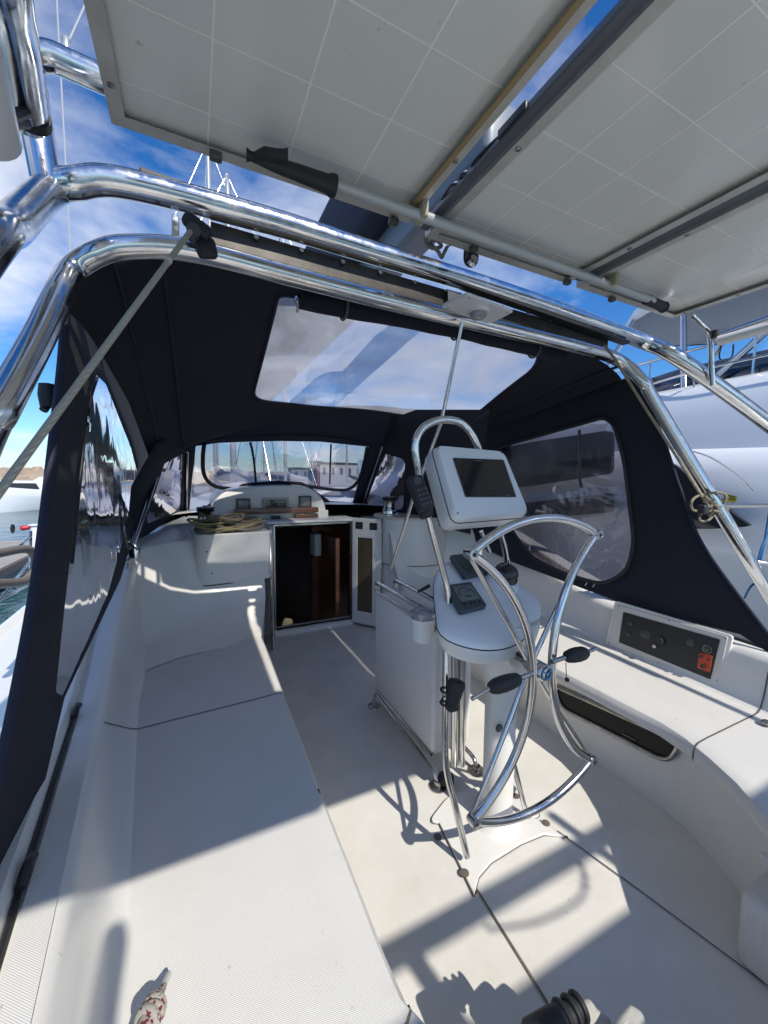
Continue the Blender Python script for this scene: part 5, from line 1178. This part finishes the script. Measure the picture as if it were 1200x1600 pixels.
# ------------------------------------------------------------------ other boats
def cabin_boat(name, label, loc, rot, L, s, style, grp='motor boats moored across the water'):
    t = thing(name, label, 'motor boat', loc, grp); Rz_ = Matrix.Rotation(rot, 3, 'Z'); o = Vector(loc)
    T = lambda x, y, z: o+Rz_ @ V(x*s, y*s, z*s)
    b = MB(); rows = []; B = L*.15
    for k in range(13):
        a = k/12; y = -L/2+L*a; w = B*min(1, (1-a)*2.6)**.6 if a > .6 else B*(.93+.07*a); w = max(w, .02); fz = 1.0+.75*a**2
        rows.append([T(-w*.7, y, -.2), T(-w*.9, y, .1), T(-w, y, .65*fz), T(-w*1.02, y, .7*fz), T(-w*.98, y, fz), T(-w*.9, y, fz+.03), T(0, y, fz+.08), T(w*.9, y, fz+.03), T(w*.98, y, fz), T(w*1.02, y, .7*fz), T(w, y, .65*fz), T(w*.9, y, .1), T(w*.7, y, -.2)])
    b.grid(rows); b.face([b.verts(rows[0])+k for k in range(13)], True); b.build('hull', YWH, t)
    def prof(nm, pr, w, mt, y0=0):
        b = MB(); b.prism([T(-w, y, z) for y, z in pr], Rz_ @ V(2*w*s, 0, 0)); return b.build(nm, mt, t, bevel=.06*s)
    if style == 'fly':
        prof('cabin', [(-L*.36, 1.0), (-L*.36, 2.35), (L*.06, 2.35), (L*.20, 1.45), (L*.22, 1.2)], B*.72, YWH)
        prof('cabin_window', [(-L*.28, 1.7), (-L*.28, 2.15), (L*.05, 2.15), (L*.13, 1.65)], B*.745, YGL)
        prof('flybridge', [(-L*.38, 2.36), (-L*.38, 2.75), (-L*.02, 2.85), (L*.03, 2.36)], B*.75, YWH)
        prof('bridge_window', [(-L*.10, 2.9), (-L*.10, 3.5), (-L*.04, 3.5), (L*.0, 2.9)], B*.6, YGL)
        prof('hardtop', [(-L*.42, 3.55), (-L*.42, 3.67), (L*.02, 3.67), (L*.05, 3.58)], B*.8, YWH)
        for x in (-B*.65, B*.65):
            b = MB(); b.tube([T(x, -L*.3, 2.7), T(x, -L*.33, 3.6)], .07*s, 8); b.build('hardtop_post', YWH, t)
        b = MB(); b.lathe([(.001*s, .62*s), (.22*s, .5*s), (.34*s, .25*s), (.30*s, .05*s), (.08*s, 0), (.08*s, -.3*s)], T(0, -L*.2, 3.9), 20); b.build('radar_dome', WPL, t)
        b = MB(); b.tube([T(.4, -L*.25, 3.6), T(.4, -L*.27, 6.2)], .02*s, 6); b.build('whip_antenna', WPL, t)
    else:
        prof('cabin', [(-L*.30, 1.0), (-L*.26, 2.15), (L*.02, 2.2), (L*.20, 1.5), (L*.24, 1.2)], B*.74, YWH)
        prof('cabin_window', [(-L*.22, 1.45), (-L*.20, 2.0), (L*.0, 2.03), (L*.14, 1.48)], B*.765, YGL)
        prof('hull_window', [(-L*.1, .68), (-L*.1, .86), (L*.14, .95), (L*.12, .74)], B*1.0, YGL)
        b = MB(); b.tube([T(-B*.8, L*.2, 1.25), T(-B*.75, L*.2, 1.85), T(-B*.3, L*.42, 2.1), T(0, L*.49, 2.15), T(B*.3, L*.42, 2.1), T(B*.75, L*.2, 1.85), T(B*.8, L*.2, 1.25)], .025*s, 6, smooth=4); b.build('bow_rail', SS, t)
    b = MB()
    for y in (-L*.25, L*.1):
        for x in (-B*1.1, B*1.1): b.lathe([(.02*s, .45*s), (.11*s, .35*s), (.13*s, 0), (.11*s, -.3*s), (.02*s, -.4*s)], T(x, y, .45), 10)
    b.build('fender', RUB, t)
    return t
def dirpt(u, dist):
    d = ray(u, 745); k = dist/math.hypot(d[0], d[1]); return (CAM[0]+d[0]*k, CAM[1]+d[1]*k, ZW)
cabin_boat('cabin_cruiser', 'low white cabin cruiser with black windows at the left edge across the water', dirpt(-28, 44), math.radians(-58), 12, .92, 'low')
cabin_boat('flybridge_cruiser', 'white flybridge cruiser with a radome seen behind the left curtain', dirpt(100, 42), math.radians(150), 12.5, 1.05, 'fly')
cabin_boat('cabin_cruiser', 'white cruiser seen blurred through the port side curtain window', (-14.5, 38, ZW), math.radians(120), 12, 1.0, 'low')
cabin_boat('cabin_cruiser', 'pale cruiser beyond the right end of the front window', (8.0, 26, ZW), math.radians(60), 12, .9, 'low')
def sail_boat(label, loc, rot, L, H, cover, grp='sailing boats moored ahead'):
    t = thing('moored_sailboat', label, 'sailboat', loc, grp); Rz_ = Matrix.Rotation(rot, 3, 'Z'); o = Vector(loc)
    T = lambda x, y, z: o+Rz_ @ V(x, y, z)
    b = MB(); rows = []; B = L*.155
    for k in range(13):
        a = k/12; y = -L/2+L*a; w = max(.02, B*math.sin(math.pi*(.18+.82*a)**.9)**.7 if a < 1 else .02); fz = 1.05+.25*a
        rows.append([T(-w*.3, y, -.2), T(-w*.8, y, .05), T(-w, y, .8), T(-w*.97, y, fz), T(-w*.5, y, fz+.06), T(w*.5, y, fz+.06), T(w*.97, y, fz), T(w, y, .8), T(w*.8, y, .05), T(w*.3, y, -.2)])
    b.grid(rows); b.face([b.verts(rows[0])+k for k in range(10)], True); b.build('hull', YWH, t)
    b = MB(); b.prism([T(-B*.5, y, z) for y, z in ((-L*.15, 1.05), (-L*.13, 1.55), (L*.12, 1.5), (L*.25, 1.1))], Rz_ @ V(B, 0, 0)); b.build('coachroof', YWH, t, bevel=.08)
    b = MB(); b.prism([T(-B*.505, y, z) for y, z in ((-L*.08, 1.2), (-L*.08, 1.38), (L*.1, 1.36), (L*.12, 1.2))], Rz_ @ V(B*1.01, 0, 0)); b.build('cabin_window', YGL, t)
    b = MB(); b.tube([T(0, L*.08, 1.2), T(0, L*.08, H)], [.10, .07], 12); b.build('mast', SAILC, t)
    for hz in (.42, .72):
        b = MB(); b.tube([T(-B*.72, L*.05, 1+H*hz-.05), T(0, L*.08, 1+H*hz), T(B*.72, L*.05, 1+H*hz-.05)], .04, 8); b.build('spreader', SAILC, t)
    b = MB()
    for s in (-1, 1): b.tube([T(s*B*.9, L*.06, 1.1), T(s*B*.72, L*.05, 1+H*.42), T(s*B*.72, L*.05, 1+H*.72), T(0, L*.08, H)], .012, 5)
    b.tube([T(0, L*.49, 1.3), T(0, L*.09, H)], .03, 6); b.tube([T(0, -L*.49, 1.2), T(0, L*.07, H)], .012, 5); b.build('rigging', SS, t)
    b = MB(); b.tube([T(0, L*.07, 2.3), T(0, -L*.3, 2.35)], .09, 10); b.build('boom', SAILC, t)
    b = MB(); b.tube([T(0, L*.06, 2.9), T(0, L*.0, 2.65), T(0, -L*.29, 2.52)], [.12, .19, .12], 12); b.build('sail_cover', cover, t)
    return t
PALEC = mat('pale_canvas', (.40, .40, .40), .8)
def dirpt(u, dist):
    d = ray(u, 745); k = dist/math.hypot(d[0], d[1]); return (CAM[0]+d[0]*k, CAM[1]+d[1]*k, ZW)
def at_mast(u, dist, rot, L):
    x, y, z = dirpt(u, dist); c, s = math.cos(rot), math.sin(rot); return (x+s*L*.08, y-c*L*.08, z)
sail_boat('sailing boat whose mast rises behind the left panel corner with wide spreaders', at_mast(338, 17, .2, 11), .2, 11, 15, CNE)
sail_boat('sailing boat whose bright mast stands in the middle of the front window', at_mast(446, 24, 2.6, 12), 2.6, 12, 17, PALEC)
sail_boat('sailing boat with a mast just left of the middle of the front window', at_mast(413, 33, .5, 11), .5, 11, 14.5, CNE)
sail_boat('sailing boat with a mast near the right post of the front window', at_mast(542, 40, 1.8, 11), 1.8, 11, 14, CNE)
sail_boat('sailing boat behind the left corner of the dodger by the wrapped sail', at_mast(365, 14, .1, 10), .1, 10, 12, PALEC)
# white buildings with a small tower on the breakwater, seen through the front window
def house(name, label, u, dist, w, h, d_, mt, roof):
    x, y, z = dirpt(u, dist); t = thing(name, label, 'building', (x, y, ZW+2), 'buildings on the breakwater')
    b = MB(); b.box((x-w/2, y, ZW), (x+w/2, y+d_, ZW+2+h)); b.build('wall', mt, t)
    if roof == 'spire': b = MB(); b.lathe([(w*.62, 0), (w*.62, .2), (w*.1, h*.5), (.02, h*.6)], (x, y+d_/2, ZW+2+h), 8)
    else: b = MB(); b.box((x-w*.54, y-.4, ZW+2+h), (x+w*.54, y+d_+.4, ZW+2.5+h))
    b.build('roof', roof if not isinstance(roof, str) else WPL, t)
    for k in range(max(1, int(w/3))):
        xx = x-w/2+w*(k+.5)/max(1, int(w/3)); b = MB(); b.box((xx-.5, y-.06, ZW+2+h*.35), (xx+.5, y+.02, ZW+2+h*.75)); b.build('window', YGL, t)
house('beacon_tower', 'slim white beacon tower with a pointed top seen through the front window', 496, 150, 4.0, 7.0, 4, mat('slate', (.10, .11, .14), .8), 'spire')
house('harbour_shed', 'brick red harbour shed right of the beacon tower', 506, 148, 5, 5.5, 5, mat('brick_red', (.30, .10, .07), .9), WPL)
house('harbour_shed', 'long pale harbour building with a flat dark roof at the right of the front window', 540, 150, 20, 6.0, 8, mat('pale_wall', (.5, .48, .45), .9), DGR)
house('harbour_shed', 'low grey harbour building left of the beacon tower', 470, 152, 7, 4.0, 6, mat('grey_wall', (.25, .27, .30), .9), DGR)
# ------------------------------------------------------------------ pontoon at the left with its post, valve and hand rail
PT = thing('pontoon', 'concrete and timber pontoon beside our yacht at the left edge', 'pontoon', (-6, 6, ZW))
b = MB(); b.box((-7.6, -6, -.95), (-5.0, 16, -.60)); b.build('deck', CON, PT)
b = MB(); b.box((-7.65, -6, -.80), (-7.601, 16, -.62)); b.box((-4.999, -6, -.80), (-4.95, 16, -.62)); b.build('rub_strake', WOOD, PT)
for y in (-3, 1.5, 6, 10.5, 15):
    b = MB(); b.lathe([(.02, -.0), (.16, .02), (.16, .25), (.02, .3)], (-5.2, y, -.60), 14); b.build('cleat_bollard', SSB, PT)
t = thing('fire_valve_post', 'white pipe post with a red valve handle standing left of the curtain', 'hydrant', tuple(P(52, 900, x=-3.2)))
c = P(54, 822, x=-3.4)
b = MB(); b.tube([V(c.x, c.y, -.62), c], .055, 16); b.lathe([(.06, 0), (.08, .01), (.08, .03), (.001, .035)], c, 20); b.tube([c+V(-.02, 0, -.02), c+V(.2, .1, -.02)], .04, 12); b.build('pipe', WPL, t)
b = MB(); b.tube([c+V(-.02, -.0, -.01), c+V(-.13, -.05, -.02), c+V(-.16, -.06, -.02)], [.025, .04, .02], 14); b.build('valve_body', RED, t)
b = MB(); b.tube([c+V(-.24, -.07, -.02)+V(0, .06*math.cos(a), .06*math.sin(a)) for a in np.linspace(0, 2*math.pi, 17)[:-1]], .011, 6, closed=True); b.tube([c+V(-.24, -.07, -.08), c+V(-.24, -.07, .04)], .008, 6); b.build('hand_wheel', BLK, t)
t = tag(MB().tube([P(u, v, x=-1.9) for u, v in ((-50, 872), (0, 864), (35, 858), (50, 862), (56, 878), (50, 896), (36, 908), (0, 912), (-50, 912))], .020, 12, smooth=6).build('loop_rail', HOSE), 'taupe tube bent into a loop at the left edge beside the navy curtain', 'rail')
t = thing('stern_rail', 'thin stainless struts of the guard rail at the left edge over the side deck', 'rail', tuple(P(20, 960, x=-1.95)))
for q0, q1 in (((45, 880), (-10, 950)), ((48, 838), (20, 862)), ((48, 830), (46, 935)), ((44, 915), (-5, 940))):
    b = MB(); b.tube([P(*q0, x=-1.97), P(*q1, x=-1.97)], .007, 8); b.build('rail_tube', SS, t)
# small dinghy floating between the pontoon and us
# ------------------------------------------------------------------ awning added astern, out of view, to shade the floor and bounce light
AW = thing('shade_awning', 'unseen pale awning added behind the camera to shade the floor and bounce light', 'awning', (0, -2.2, 2.1))
b = MB(); b.grid([[V(x, y, 2.15+.04*(1-(x/1.3)**2)) for x in np.linspace(-.25, 1.5, 8)] for y in (-2.15, -1.8, -1.46)]); b.build('shade_canvas', mat('cream_canvas', (.72, .70, .64), .8), AW, solid=.003)
for x in (-.25, 1.5):
    b = MB(); b.tube([V(x, -2.15, .5), V(x, -2.15, 2.16), V(x, -1.46, 2.16)], .014, 8); b.build('shade_pole', SS, AW)
